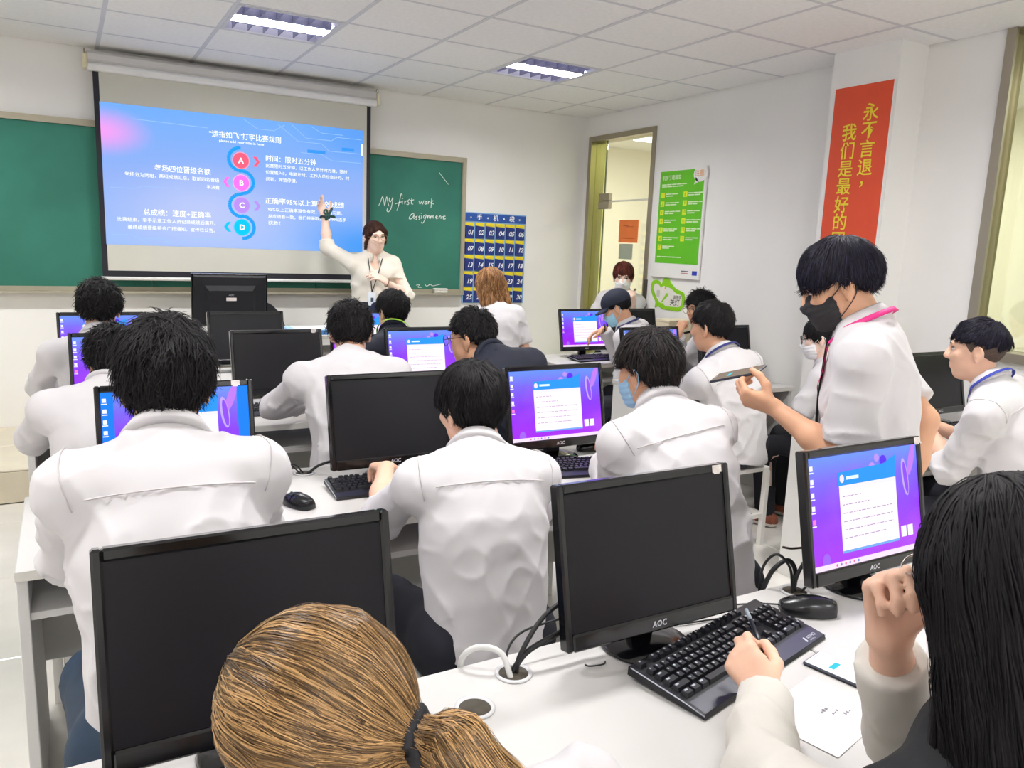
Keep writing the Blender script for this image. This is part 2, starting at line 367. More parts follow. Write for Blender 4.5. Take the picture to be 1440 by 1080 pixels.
CH = [[(2.281,1.864),(2.296,1.896),(2.311,1.935),(2.319,1.926),(2.327,1.893),(2.332,1.867),(2.34,1.904),(2.35,1.94),(2.358,1.905),(2.37,1.864)],[(2.373,1.934),(2.372,1.91),(2.381,1.899),(2.394,1.917),(2.404,1.936),(2.397,1.883),(2.385,1.839),(2.367,1.819),(2.353,1.825),(2.358,1.849)],[(2.488,1.961),(2.477,1.972),(2.47,1.945),(2.462,1.906),(2.452,1.867),(2.44,1.83)],[(2.426,1.887),(2.452,1.896),(2.483,1.907)],[(2.489,1.918),(2.488,1.888)],[(2.483,1.933),(2.494,1.935)],[(2.51,1.919),(2.51,1.89),(2.515,1.91),(2.528,1.918)],[(2.555,1.934),(2.534,1.916),(2.547,1.904),(2.542,1.889),(2.526,1.891)],[(2.573,1.942),(2.569,1.898),(2.585,1.894)],[(2.558,1.922),(2.592,1.93)],[(2.638,1.924),(2.647,1.898),(2.663,1.921),(2.669,1.897),(2.684,1.93)],[(2.701,1.923),(2.69,1.906),(2.704,1.901),(2.709,1.919),(2.701,1.923)],[(2.723,1.927),(2.723,1.903),(2.726,1.92),(2.736,1.926)],[(2.755,1.951),(2.749,1.872)],[(2.769,1.935),(2.745,1.914),(2.778,1.906)],
[(2.597,1.812),(2.576,1.813),(2.552,1.78),(2.56,1.768),(2.582,1.781),(2.597,1.807),(2.593,1.775),(2.603,1.778)],[(2.627,1.798),(2.611,1.79),(2.622,1.779),(2.612,1.766)],[(2.652,1.802),(2.638,1.792),(2.649,1.78),(2.639,1.769)],[(2.665,1.803),(2.66,1.776)],[(2.657,1.822),(2.663,1.823)],[(2.706,1.813),(2.684,1.802),(2.685,1.782),(2.701,1.792),(2.709,1.81),(2.691,1.762),(2.672,1.739),(2.663,1.751)],[(2.72,1.808),(2.719,1.781),(2.728,1.804),(2.736,1.804),(2.734,1.782)],[(2.747,1.805),(2.746,1.782),(2.753,1.803),(2.76,1.801),(2.762,1.783),(2.767,1.803),(2.777,1.804),(2.775,1.784)],[(2.797,1.795),(2.811,1.801),(2.805,1.81),(2.795,1.797),(2.803,1.783),(2.814,1.786)],[(2.828,1.809),(2.826,1.784),(2.833,1.807),(2.845,1.805),(2.845,1.785)],[(2.875,1.822),(2.867,1.786),(2.89,1.788)],[(2.859,1.803),(2.887,1.81)]]
def chalk(strokes, name, r=.0032):
    c = MB()
    for st in strokes: c.tube([(x, 6.2845-YF, z-1.15) for x, _, z in [tuple(v) for v in spline([(x, 0, z) for x, z in st], 4)]], r, 5)
    return c.build(name, m_chalk, bb)
for a_, b_ in ((0, 2), (2, 10), (10, 15), (15, len(CH))): chalk(CH[a_:b_], 'chalk_word')
chalk([[(2.625,1.212),(2.658,1.22),(2.642,1.197),(2.675,1.193)],[(2.708,1.221),(2.725,1.206),(2.758,1.221),(2.783,1.209),(2.859,1.226)]], 'chalk_scribble', .0025)
chalk([[(2.819,2.172),(2.86,2.128),(2.908,2.078)]], 'chalk_line', .0025)
er = empty('board_eraser', (2.835, 6.243, 1.1515), 0, 'white felt eraser lying on the chalk ledge', 'eraser')
MB().box((-.062, -.022, .0), (.062, .022, .022), 0, .004).build('felt', mat('felt', '#d9d7cc', .95, var=.1, vscale=60), er)
MB().box((-.065, -.024, .022), (.065, .024, .04), 0, .006).build('grip', mat('eraser_body', '#e6e6de', .5, var=.04), er)

# ================================================================== PROJECTION SCREEN
YS = 6.20
ps = empty('projection_screen', (1.2, YS, 2.62), 0, 'pull-down projection screen showing a blue slide in front of the chalkboard', 'projection screen')
def S(x, z, y=0.): return (x-1.2, y, z-2.62)
def sbox(name, x0, x1, z0, z1, y0, y1, m, par=ps, bev=0.): return MB().box(S(x0, z0, y0), S(x1, z1, y1), 0, bev).build(name, m, par)
m_cloth = mat('screen_cloth', '#d2d1c6', .9, spec=.1, var=.02, vscale=3)
m_blk = mat('screen_border', '#23242c', .8, var=.08)
m_case = mat('screen_case', '#cfcdca', .5, var=.03, vscale=3); m_case2 = mat('screen_case_white', '#f0f0ee', .45, var=.02)
cs = sbox('case', .185, 2.222, 2.668, 2.745, -.055, .055, m_case, bev=.02); sbox('case_lip', .19, 2.217, 2.622, 2.672, -.06, .045, m_case2, bev=.015)
m_ivory = mat('ivory_plastic', '#e8dfbf', .5, var=.04)
for x in (.185, 2.222):
    sbox('end_cap', x-.014, x+.014, 2.63, 2.72, -.062, .05, m_ivory, bev=.008)
    MB().tube([S(x, 2.735+.022*math.sin(a), .022*math.cos(a)-.02) for a in [i*math.pi/6 for i in range(12)]], .004, 6, closed=True).build('hanging_ring', m_steel, ps)
fab = sbox('fabric', .262, 2.146, 1.296, 2.64, -.002, .002, m_cloth)
sbox('border', .228, .264, 1.296, 2.64, -.003, .003, m_blk); sbox('border', 2.144, 2.176, 1.296, 2.64, -.003, .003, m_blk)
sbox('border', .228, 2.176, 1.256, 1.298, -.0035, .0035, m_blk)
MB().tube([S(.22, 1.243), S(2.185, 1.243)], .013, 12).build('bottom_rod', m_case2, ps)
# slide: projected picture imitated by a glowing sheet on the cloth
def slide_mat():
    m = bpy.data.materials.new('slide_glow'); m.use_nodes = True; nt = m.node_tree; N = nt.nodes; L = nt.links; b = N['Principled BSDF']
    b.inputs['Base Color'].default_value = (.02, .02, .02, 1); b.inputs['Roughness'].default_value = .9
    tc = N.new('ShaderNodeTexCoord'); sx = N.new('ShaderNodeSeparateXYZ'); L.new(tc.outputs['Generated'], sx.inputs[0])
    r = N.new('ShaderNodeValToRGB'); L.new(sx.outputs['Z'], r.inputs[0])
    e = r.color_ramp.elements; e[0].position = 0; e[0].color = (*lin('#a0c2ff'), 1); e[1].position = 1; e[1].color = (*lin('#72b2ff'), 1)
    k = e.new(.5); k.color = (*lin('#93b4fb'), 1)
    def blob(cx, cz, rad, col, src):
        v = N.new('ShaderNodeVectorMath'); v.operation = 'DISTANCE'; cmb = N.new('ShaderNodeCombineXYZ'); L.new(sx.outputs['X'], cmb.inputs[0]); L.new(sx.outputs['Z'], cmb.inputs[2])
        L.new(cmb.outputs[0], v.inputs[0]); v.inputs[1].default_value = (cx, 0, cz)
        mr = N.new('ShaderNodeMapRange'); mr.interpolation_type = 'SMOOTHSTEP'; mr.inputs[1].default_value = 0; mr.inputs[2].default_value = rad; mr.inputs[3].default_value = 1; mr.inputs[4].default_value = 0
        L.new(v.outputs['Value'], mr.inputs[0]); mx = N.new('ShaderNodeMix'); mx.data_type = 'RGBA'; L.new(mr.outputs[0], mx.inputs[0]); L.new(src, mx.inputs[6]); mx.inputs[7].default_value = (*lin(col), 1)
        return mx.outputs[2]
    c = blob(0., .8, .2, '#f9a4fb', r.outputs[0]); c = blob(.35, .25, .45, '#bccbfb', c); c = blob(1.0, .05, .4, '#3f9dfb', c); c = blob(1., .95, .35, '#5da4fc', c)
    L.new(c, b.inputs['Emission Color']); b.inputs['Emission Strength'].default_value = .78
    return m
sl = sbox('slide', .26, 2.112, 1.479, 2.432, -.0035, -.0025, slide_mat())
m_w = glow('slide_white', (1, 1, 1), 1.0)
def SM(x, z, d=.005): return plane_M(S(x, z, -d), (1, 0, 0), (0, 0, 1))
def st(s, x0, x1, z, size, bold=.0, al='LEFT', m=None):
    return text(s, size, SM(x0 if al == 'LEFT' else x1, z), m or m_w, sl, al, bold, fit=abs(x1-x0))
st('“运指如飞”打字比赛规则', .955, 1.468, 2.292, .05, .008); st('please add your title in here', 1.024, 1.342, 2.251, .026, .012)
st('时间：限时五分钟', 1.352, 1.732, 2.152, .05, .007); st('比赛限时五分钟，以工作人员计时为准，限时', 1.352, 1.982, 2.1, .031, .004)
st('位置输入0，电脑计时。工作人员也会计时。时', 1.352, 2.0, 2.052, .031, .004); st('间到，按暂停键。', 1.352, 1.585, 2.002, .031, .004)
st('每场四位晋级名额', .588, .962, 2.02, .05, .007, 'RIGHT'); st('每场分为两组，两组成绩汇总，取前四名晋级', .396, 1.02, 1.965, .031, .004, 'RIGHT'); st('半决赛', .932, 1.02, 1.913, .031, .004, 'RIGHT')
st('正确率95%以上算有效成绩', 1.342, 1.958, 1.84, .05, .007); st('95%以上正确率算作有效，可参加习题。', 1.365, 1.942, 1.778, .031, .004)
st('总成绩若一致，我们将采取正确率99%选手', 1.365, 1.975, 1.727, .031, .004); st('获胜！', 1.365, 1.455, 1.678, .031, .004)
st('总成绩：速度+正确率', .505, .957, 1.709, .05, .007, 'RIGHT'); st('比赛结束，举手示意工作人员记录成绩后离开。', .358, 1.006, 1.654, .031, .004, 'RIGHT'); st('最终成绩晋级将会广播通知，宣传栏公告。', .42, 1.0, 1.602, .031, .004, 'RIGHT')
# the winding ribbon and its four discs
b = MB(); path = []
for cz, side in ((2.13, 1), (1.967, -1), (1.797, 1), (1.637, -1)):
    for i in range(17):
        a = math.pi/2 + math.pi*i/16 if side > 0 else math.pi/2 - math.pi*i/16
        path.append((1.175+.087*math.cos(a), cz+.083*math.sin(a)))
W2 = .0125
for i in range(len(path)-1):
    (x0, z0), (x1, z1) = path[i], path[i+1]; dx, dz = x1-x0, z1-z0; l = math.hypot(dx, dz) or 1; nx, nz = -dz/l*W2, dx/l*W2
    b.add([S(x0+nx, z0+nz, -.0045), S(x1+nx, z1+nz, -.0045), S(x1-nx, z1-nz, -.0045), S(x0-nx, z0-nz, -.0045)], [(3, 2, 1, 0)])
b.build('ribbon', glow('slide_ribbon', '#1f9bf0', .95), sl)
def disc(x, z, r, m, name, d): 
    n = 28; MB().add([S(x+r*math.cos(2*math.pi*i/n), z+r*math.sin(2*math.pi*i/n), -d) for i in range(n)], [tuple(range(n))]).build(name, m, sl)
for z, ch, c, c2, side in ((2.122, 'A', '#ff5f7d', '#ff9fb8', 1), (1.961, 'B', '#fb74e8', '#fbb0f6', -1), (1.799, 'C', '#b48cf4', '#bfa6f8', 1), (1.636, 'D', '#04c3f4', '#3fcdf6', -1)):
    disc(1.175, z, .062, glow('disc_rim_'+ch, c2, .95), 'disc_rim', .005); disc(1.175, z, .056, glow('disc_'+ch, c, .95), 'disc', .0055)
    text(ch, .055, SM(1.175, z-.002, .0065), m_w, sl, 'CENTER', .03)
    x = 1.286 if side > 0 else 1.07; q = side; mm = MATS['disc_'+ch]
    MB().add([S(x-q*.025, z+.036, -.005), S(x+.0*q, z+.036, -.005), S(x+q*.026, z, -.005), S(x, z-.036, -.005), S(x-q*.025, z-.036, -.005), S(x+q*.002, z, -.005)], [(0, 1, 2, 5), (5, 2, 3, 4)]).build('arrow', mm, sl)
b = MB()
def line(pts, w=.002):
    for (x0, z0), (x1, z1) in zip(pts, pts[1:]):
        l = math.hypot(x1-x0, z1-z0); nx, nz = -(z1-z0)/l*w, (x1-x0)/l*w
        b.add([S(x0+nx, z0+nz, -.0042), S(x1+nx, z1+nz, -.0042), S(x1-nx, z1-nz, -.0042), S(x0-nx, z0-nz, -.0042)], [(3, 2, 1, 0)])
line([(.46, 2.34), (.95, 2.33)]); line([(1.2, 2.42), (1.3, 2.36), (1.42, 2.36), (1.5, 2.41)]); line([(1.45, 2.41), (1.6, 2.3), (1.78, 2.3), (1.84, 2.25), (2.1, 2.25)])
line([(1.55, 2.42), (1.66, 2.33), (1.86, 2.33), (1.9, 2.36), (2.1, 2.36)]); line([(1.7, 2.42), (1.78, 2.38), (1.95, 2.38)]); line([(1.62, 2.22), (1.78, 2.22), (1.86, 2.18), (2.1, 2.18)])
line([(.3, 1.87), (.45, 1.87), (.5, 1.89), (.75, 1.89)]); line([(.3, 1.55), (.42, 1.55), (.52, 1.5)]); line([(.5, 1.53), (.62, 1.53), (.68, 1.5)]); line([(.75, 1.52), (.85, 1.54), (1.05, 1.54)])
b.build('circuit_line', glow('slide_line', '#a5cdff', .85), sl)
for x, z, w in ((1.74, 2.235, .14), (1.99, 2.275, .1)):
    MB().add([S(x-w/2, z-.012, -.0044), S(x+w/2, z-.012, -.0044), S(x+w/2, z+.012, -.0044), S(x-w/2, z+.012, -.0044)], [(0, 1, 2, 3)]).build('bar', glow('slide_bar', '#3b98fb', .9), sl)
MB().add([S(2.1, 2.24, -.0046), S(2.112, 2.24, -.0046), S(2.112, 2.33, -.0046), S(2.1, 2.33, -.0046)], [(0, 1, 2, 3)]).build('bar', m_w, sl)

# ================================================================== PHONE POCKET CHART
pc = empty('pocket_chart', (3.39, YF-.002, 1.06), 0, 'blue hanging phone pocket chart numbered 01 to 30 beside the chalkboard', 'pocket chart')
m_pb = mat('pocket_blue', '#1f3f86', .75, var=.06, vscale=20); m_py = mat('pocket_yellow', '#ecd82c', .7, var=.05, vscale=20); m_pt = mat('pocket_piping', '#8fb8de', .7, var=.05); m_pw = mat('pocket_print', '#f4f6fa', .8, var=.02)
m_pd = mat('pocket_cloth', '#22347a', .8, var=.1, vscale=20); m_hd = mat('chart_header', '#2b56a8', .75, var=.05)
cw, ch_ = .64, .80
MB().box((-cw/2, -.008, 0), (cw/2, 0, ch_), 0, .003).build('backing', m_pt, pc)
hd = MB().box((-cw/2+.01, -.013, ch_-.078), (cw/2-.01, -.008, ch_-.01)).build('header', m_hd, pc)
for x, s in ((-.165, '手'), (0.0, '机'), (.165, '袋')): text(s, .055, plane_M((x, -.014, ch_-.046), (1, 0, 0), (0, 0, 1)), m_pw, hd, 'CENTER', .02)
for x in (-.25, -.082, .082, .245): 
    MB().lathe([(.008, 0), (.008, .003)], 12, 0, (x, -.0145, ch_-.046), axis='y').build('eyelet', m_pw, hd)
pwid = (cw-.02)/6; ph = (ch_-.085)/5; pm = ym = None
for r in range(5):
    for c in range(6):
        x0 = -cw/2+.01+c*pwid; z0 = ch_-.085-(r+1)*ph
        if pm is None:
            q = MB().add([(.004, -.009, 0.004), (pwid-.006, -.009, .004), (pwid-.006, -.009, ph*.74), (.004, -.009, ph*.8), (.01, -.022, .006), (pwid-.012, -.022, .006), (pwid-.012, -.02, ph*.68), (.01, -.02, ph*.76)],
                         [(4, 5, 6, 7), (0, 1, 5, 4), (1, 2, 6, 5), (2, 3, 7, 6), (3, 0, 4, 7)]).build('pocket', m_pd, pc); pm = q.data
            y = MB().add([(.006, -.0105, ph*.74), (pwid-.01, -.0105, ph*.66), (pwid-.008, -.0105, ph*.97), (.006, -.0105, ph*.97), (pwid*.5, -.0105, ph*.62)], [(0, 4, 1, 2, 3)]).build('card', m_py, q); ym = y.data
        else:
            q = link(bpy.data.objects.new('pocket', pm), pc); y = link(bpy.data.objects.new('card', ym), q)
        q.location = (x0, 0, z0)
        text('%02d' % (r*6+c+1), .058, plane_M((pwid*.54, -.0225, ph*.36), (1, 0, 0), (0, 0, 1)), m_pw, q, 'CENTER', .02, .25, .95, 'number')

# ================================================================== GREEN NOTICE BOARD ON THE RIGHT WALL
def RW(y, z, d=0., X=XW): return (X-d, y, z)            # wall frame: +d comes off the wall; reading direction is -Y
m_white = mat('board_white', '#f2f2ee', .5, var=.015); m_green = mat('notice_green', '#64c31c', .55, var=.03, vscale=4); m_yel = mat('notice_yellow', '#e6ee2b', .6, var=.03); m_pale = mat('notice_pale_print', '#dff2c8', .6, var=.03); m_or = mat('notice_orange', '#f0a55c', .6, var=.03)
nb = empty('notice_board', (XW-.002, 4.92, 1.37), 0, 'white panel with a green computer-room rules notice on the side wall by the door', 'notice board')
def nbq(name, y0, y1, z0, z1, d, m, par=nb, t=.001): return MB().box((-d, y1-4.92, z0-1.37), (-d+t, y0-4.92, z1-1.37)).build(name, m, par)
def nM(y, z, d): return plane_M((-d, y-4.92, z-1.37), (0, -1, 0), (0, 0, 1))
MB().box((-.022, 4.628-4.92, 0), (0, 5.205-4.92, .875), 0, .004).build('panel', m_white, nb)
gf = nbq('green_field', 5.16, 4.645, 1.489, 2.224, .0235, m_green)
bub = MB(); n = 20
bub.add([(-.025, 4.69-4.92+.075*math.cos(2*math.pi*i/n), 2.185-1.37+.062*math.sin(2*math.pi*i/n)) for i in range(n)], [tuple(range(n-1, -1, -1))]); bub.add([(-.025, 4.735-4.92, 2.16-1.37), (-.025, 4.70-4.92, 2.125-1.37), (-.025, 4.752-4.92, 2.105-1.37)], [(0, 1, 2)])
bub.build('speech_bubble', m_white, gf)
text('注意!', .052, nM(4.69, 2.187, .0262), m_or, gf, 'CENTER', .008); text('机房管理规定', .04, nM(5.13, 2.17, .0247), m_pale, gf, 'LEFT', .016, fit=.222)
def lines(y0, z, ws, h=.0085, gap=.0155):
    b = MB()
    for i, w in enumerate(ws):
        yy = y0
        for seg in np.array_split(np.arange(int(w*1000)), max(1, int(w/.055))):
            L_ = len(seg)/1000; b.box((-.0252, yy-L_+.006-4.92, z-i*gap-h/2-1.37), (-.0242, yy-4.92, z-i*gap+h/2-1.37)); yy -= L_
    return b.build('small_print', m_pale, gf)
lines(5.13, 2.118, (.30, .26)); lines(5.134, 1.54, (.30,))
for i in range(13):
    y0, z0 = (5.112, 2.035-.0695*i) if i < 7 else (4.844, 2.036-.0695*(i-7))
    q = nbq('number_tag', y0+.022, y0-.022, z0-.021, z0+.021, .0245, m_yel, gf)
    text(str(i+1), .034, nM(y0, z0, .0255), m_green, gf, 'CENTER', .01, name='number')
    lines(y0-.036, z0+.008, (.15+.02*((i*7) % 3), .09+.025*((i*5) % 3)))
nbq('logo', 4.83, 4.745, 1.428, 1.436, .0235, mat('logo_grey', '#6a6a72', .6, var=.05)); nbq('logo', 4.83, 4.745, 1.412, 1.419, .0235, mat('logo_rose', '#c98f90', .6, var=.05)); nbq('logo', 4.70, 4.645, 1.404, 1.438, .0235, mat('logo_blue', '#2d3fb0', .6, var=.05))

# green lights-off sticker
m_sg = mat('sticker_green', '#8fd214', .55, var=.02); m_ink = mat('sticker_ink', '#3d3d38', .7, var=.03)
sg = empty('light_switch_sticker', (XW-.002, 5.0, 1.11), 0, 'green heart-outlined wall sticker asking to switch off the light', 'sticker')
HO = [(5.213,1.267),(5.201,1.326),(5.152,1.347),(5.107,1.338),(5.077,1.314),(5.059,1.357),(5.02,1.375),(4.99,1.365),(4.958,1.329),(4.897,1.288),(4.806,1.264),(4.786,1.236),(4.78,1.184),(4.808,1.134),(4.849,1.108),(5.02,1.108),(5.049,1.109),(5.104,1.128),(5.144,1.112),(5.141,1.163),(5.186,1.214)]
HI = [(5.177,1.27),(5.165,1.305),(5.137,1.315),(5.106,1.305),(5.08,1.284),(5.048,1.3),(5.012,1.292),(4.977,1.29),(4.929,1.271),(4.893,1.251),(4.836,1.24),(4.817,1.219),(4.818,1.174),(4.837,1.146),(4.88,1.139),(5.011,1.139),(5.038,1.16),(5.072,1.157),(5.124,1.196)]
def poly(name, P, d, m, par, t=.002):
    P = [tuple(v)[:2] for v in spline([(y, z, 0) for y, z in P + [P[0]]], 3)][:-1]
    return MB().prism([(y-5.0, z-1.11) for y, z in P], -d, -d+t, 0, lambda v: Vector((v.z, v.x, v.y))).build(name, m, par)
poly('outline', HO, .003, m_sg, sg); poly('inner_field', HI, .0042, mat('sticker_field', '#eeece2', .6, var=.02), sg, .001)
poly('divider', [(5.075, 1.155), (5.06, 1.16), (4.985, 1.225), (5.0, 1.245), (5.02, 1.225)], .005, m_sg, sg, .001)
poly('flame', [(5.034, 1.283), (5.025, 1.3), (5.015, 1.285), (5.025, 1.272)], .005, m_or, sg, .001)
def sM(y, z): return plane_M((-.0056, y-5.0, z-1.11), (0, -1, 0), (0, 0, 1))
text('请随手', .034, sM(4.872, 1.216), m_ink, sg, 'CENTER'); text('关灯', .06, sM(4.897, 1.171), m_ink, sg, 'CENTER', .006)
# a light switch drawn inside the heart
MB().box((-.0052, 5.09-5.0, 1.205-1.11), (-.0046, 5.13-5.0, 1.262-1.11)).build('switch_drawing', mat('sticker_grey', '#cfcdc4', .6, var=.02), sg)

# red banner
rb = empty('banner', (4.0875, 3.14, 1.2), 0, 'tall orange-red vertical banner with yellow characters on the column', 'banner')
MB().box((-.004, 2.949-3.14, .1), (0, 3.335-3.14, 2.577-1.2)).build('cloth', mat('banner_red', '#e4532f', .6, var=.03, vscale=5), rb)
MB().box((-.003, 2.938-3.14, .09), (.0005, 3.338-3.14, 2.579-1.2)).build('white_margin', m_white, rb)
m_by = mat('banner_yellow', '#f7e03a', .6, var=.02)
def bM(y, z): return plane_M((-.0055, y-3.14, z-1.2), (0, -1, 0), (0, 0, 1))
for s, z in zip('永不言退', (2.41, 2.311, 2.205, 2.101)): text(s, .104, bM(3.075, z), m_by, rb, 'CENTER', .012)
text('，', .098, bM(3.06, 2.035), m_by, rb, 'CENTER', .012)
for s, z in zip('我们是最好的团队', (2.309, 2.203, 2.1, 1.998, 1.891, 1.788, 1.684, 1.58)): text(s, .104, bM(3.206, z), m_by, rb, 'CENTER', .012)
# ================================================================== DESKS
m_desk = mat('desk_white', '#cac8c6', .4, spec=.4, var=.02, vscale=3); m_edge = mat('desk_edge', '#d9d7d0', .45, var=.03); m_desk2 = mat('desk_board', '#dcdbd8', .55, var=.03, vscale=3)
DT = .75
def desk(x0, x1, y0, y1, label, parts=(), group=None, z=0., tall=DT):
    cx, cy = (x0+x1)/2, (y0+y1)/2; d = empty('computer_desk', (cx, cy, z), 0, label, 'desk', group)
    a, b_, c, e = x0-cx, x1-cx, y0-cy, y1-cy
    tp = MB().box((a, c, tall-.028), (b_, e, tall), 0, .003).build('desk_top', m_desk, d)
    MB().box((a, c-.0012, tall-.027), (b_, c, tall-.002)).build('edge_band', m_edge, tp)
    t = .026
    for x in [a] + [p-cx-t/2 for p in parts] + [b_-t]:
        MB().box((x, c+.02, 0), (x+t, e-.015, tall-.028), 0, .002).build('side_panel', m_desk2, d)
    xs = [a] + [p-cx-t/2 for p in parts] + [b_-t]
    for xa, xb in zip(xs, xs[1:]):
        MB().box((xa+t, c+.03, tall-.145), (xb, e-.05, tall-.125), 0, .001).build('shelf', m_desk2, d)
        MB().box((xa+t, e-.05, .22), (xb, e-.034, tall-.145)).build('modesty_panel', m_desk2, d)
    return d
RT = 'white computer desk'
desk(-.145, 1.34, 2.12, 2.74, 'long white computer desk of the second row, beside the aisle', (.60,), RT)
desk(1.345, 2.09, 2.12, 2.74, 'single white desk ending the second row, holding a lit monitor', (), RT)
desk(-.145, 1.34, .65, 1.27, 'long white computer desk under the nearest black monitors', (.60,), RT)
desk(1.345, 2.15, .65, 1.27, 'white desk with the nearest lit monitor on it', (), RT)
desk(-.165, 1.32, 3.45, 4.05, 'long white computer desk of the third row, beside the aisle', (.58,), RT)
desk(1.325, 2.09, 3.45, 4.05, 'white desk ending the third row', (), RT)
desk(-.125, 1.36, 4.55, 5.11, 'long white desk of the front row, just before the podium', (.6,), RT)
desk(1.365, 2.13, 4.55, 5.11, 'white desk ending the front row, before the podium', (), RT)
desk(3.05, 4.31, 4.58, 5.13, 'white desk by the side wall, nearest the glass door', (3.68,), RT)
desk(3.05, 4.08, 3.41, 4.0, 'white desk by the wall column with papers on it', (3.58,), RT)
desk(3.06, 4.31, 2.02, 2.56, 'white desk below the corridor window', (3.68,), RT)
desk(.45, 1.80, 5.28, 5.75, 'white teacher desk standing on the podium', (), RT, POD_Z, .72)

# ================================================================== MONITORS
m_gloss = mat('gloss_black', '#08080c', .16, spec=.45, var=.1, vscale=30, coat=.3); m_matt = mat('matt_black', '#15151a', .55, spec=.35, var=.12, vscale=40, bump=.05, bscale=400)
m_off = mat('screen_off', '#0a0a11', .38, spec=.32, var=.25, vscale=5); m_logo = mat('logo_silver', '#c9cad2', .35, metal=.5, var=.02)
m_stick = mat('sticker_remains', '#dcd4d0', .8, var=.15, vscale=60)
MW, MH = .452, .326
def wall_mat(name, margin):
    m = bpy.data.materials.new(name); m.use_nodes = True; nt = m.node_tree; N = nt.nodes; L = nt.links; b = N['Principled BSDF']
    b.inputs['Base Color'].default_value = (.01, .01, .01, 1); b.inputs['Roughness'].default_value = .4
    tc = N.new('ShaderNodeTexCoord'); sx = N.new('ShaderNodeSeparateXYZ'); L.new(tc.outputs['Generated'], sx.inputs[0])
    r = N.new('ShaderNodeValToRGB'); L.new(sx.outputs['Z'], r.inputs[0]); e = r.color_ramp.elements
    e[0].position = .05; e[0].color = (*lin('#9c06f0'), 1); e[1].position = 1; e[1].color = (*lin('#5a86f6'), 1); k = e.new(.5); k.color = (*lin('#7a1ef4'), 1); k = e.new(.78); k.color = (*lin('#6a55f6'), 1)
    nz = N.new('ShaderNodeTexNoise'); nz.inputs['Scale'].default_value = 1.6; L.new(tc.outputs['Generated'], nz.inputs[0])
    mx = N.new('ShaderNodeMix'); mx.data_type = 'RGBA'; mx.inputs[7].default_value = (*lin('#b04af0'), 1); L.new(r.outputs[0], mx.inputs[6])
    mr = N.new('ShaderNodeMapRange'); mr.inputs[1].default_value = .5; mr.inputs[2].default_value = .8; mr.inputs[4].default_value = .55; L.new(nz.outputs[0], mr.inputs[0]); L.new(mr.outputs[0], mx.inputs[0])
    L.new(mx.outputs[2], b.inputs['Emission Color']); b.inputs['Emission Strength'].default_value = 1.0
    return m
def rect(b, x0, x1, z0, z1, y, m=0):
    y -= .0012
    b.add([(x0, y, z0), (x1, y, z0), (x1, y, z1), (x0, y, z1)], [(0, 1, 2, 3)], m)
def ellipse(b, cx, cz, rx, rz, y, m=0, rot=0., n=20):
    c, s = math.cos(rot), math.sin(rot); y -= .0012
    b.add([(cx+rx*math.cos(t)*c-rz*math.sin(t)*s, y, cz+rx*math.cos(t)*s+rz*math.sin(t)*c) for t in [2*math.pi*i/n for i in range(n)]], [tuple(range(n))], m)
SCREEN_DATA = {}; TINY = ('desktop_icon', 'wallpaper_sphere', 'wallpaper_petal', 'taskbar_icon', 'document_text', 'window_logo')
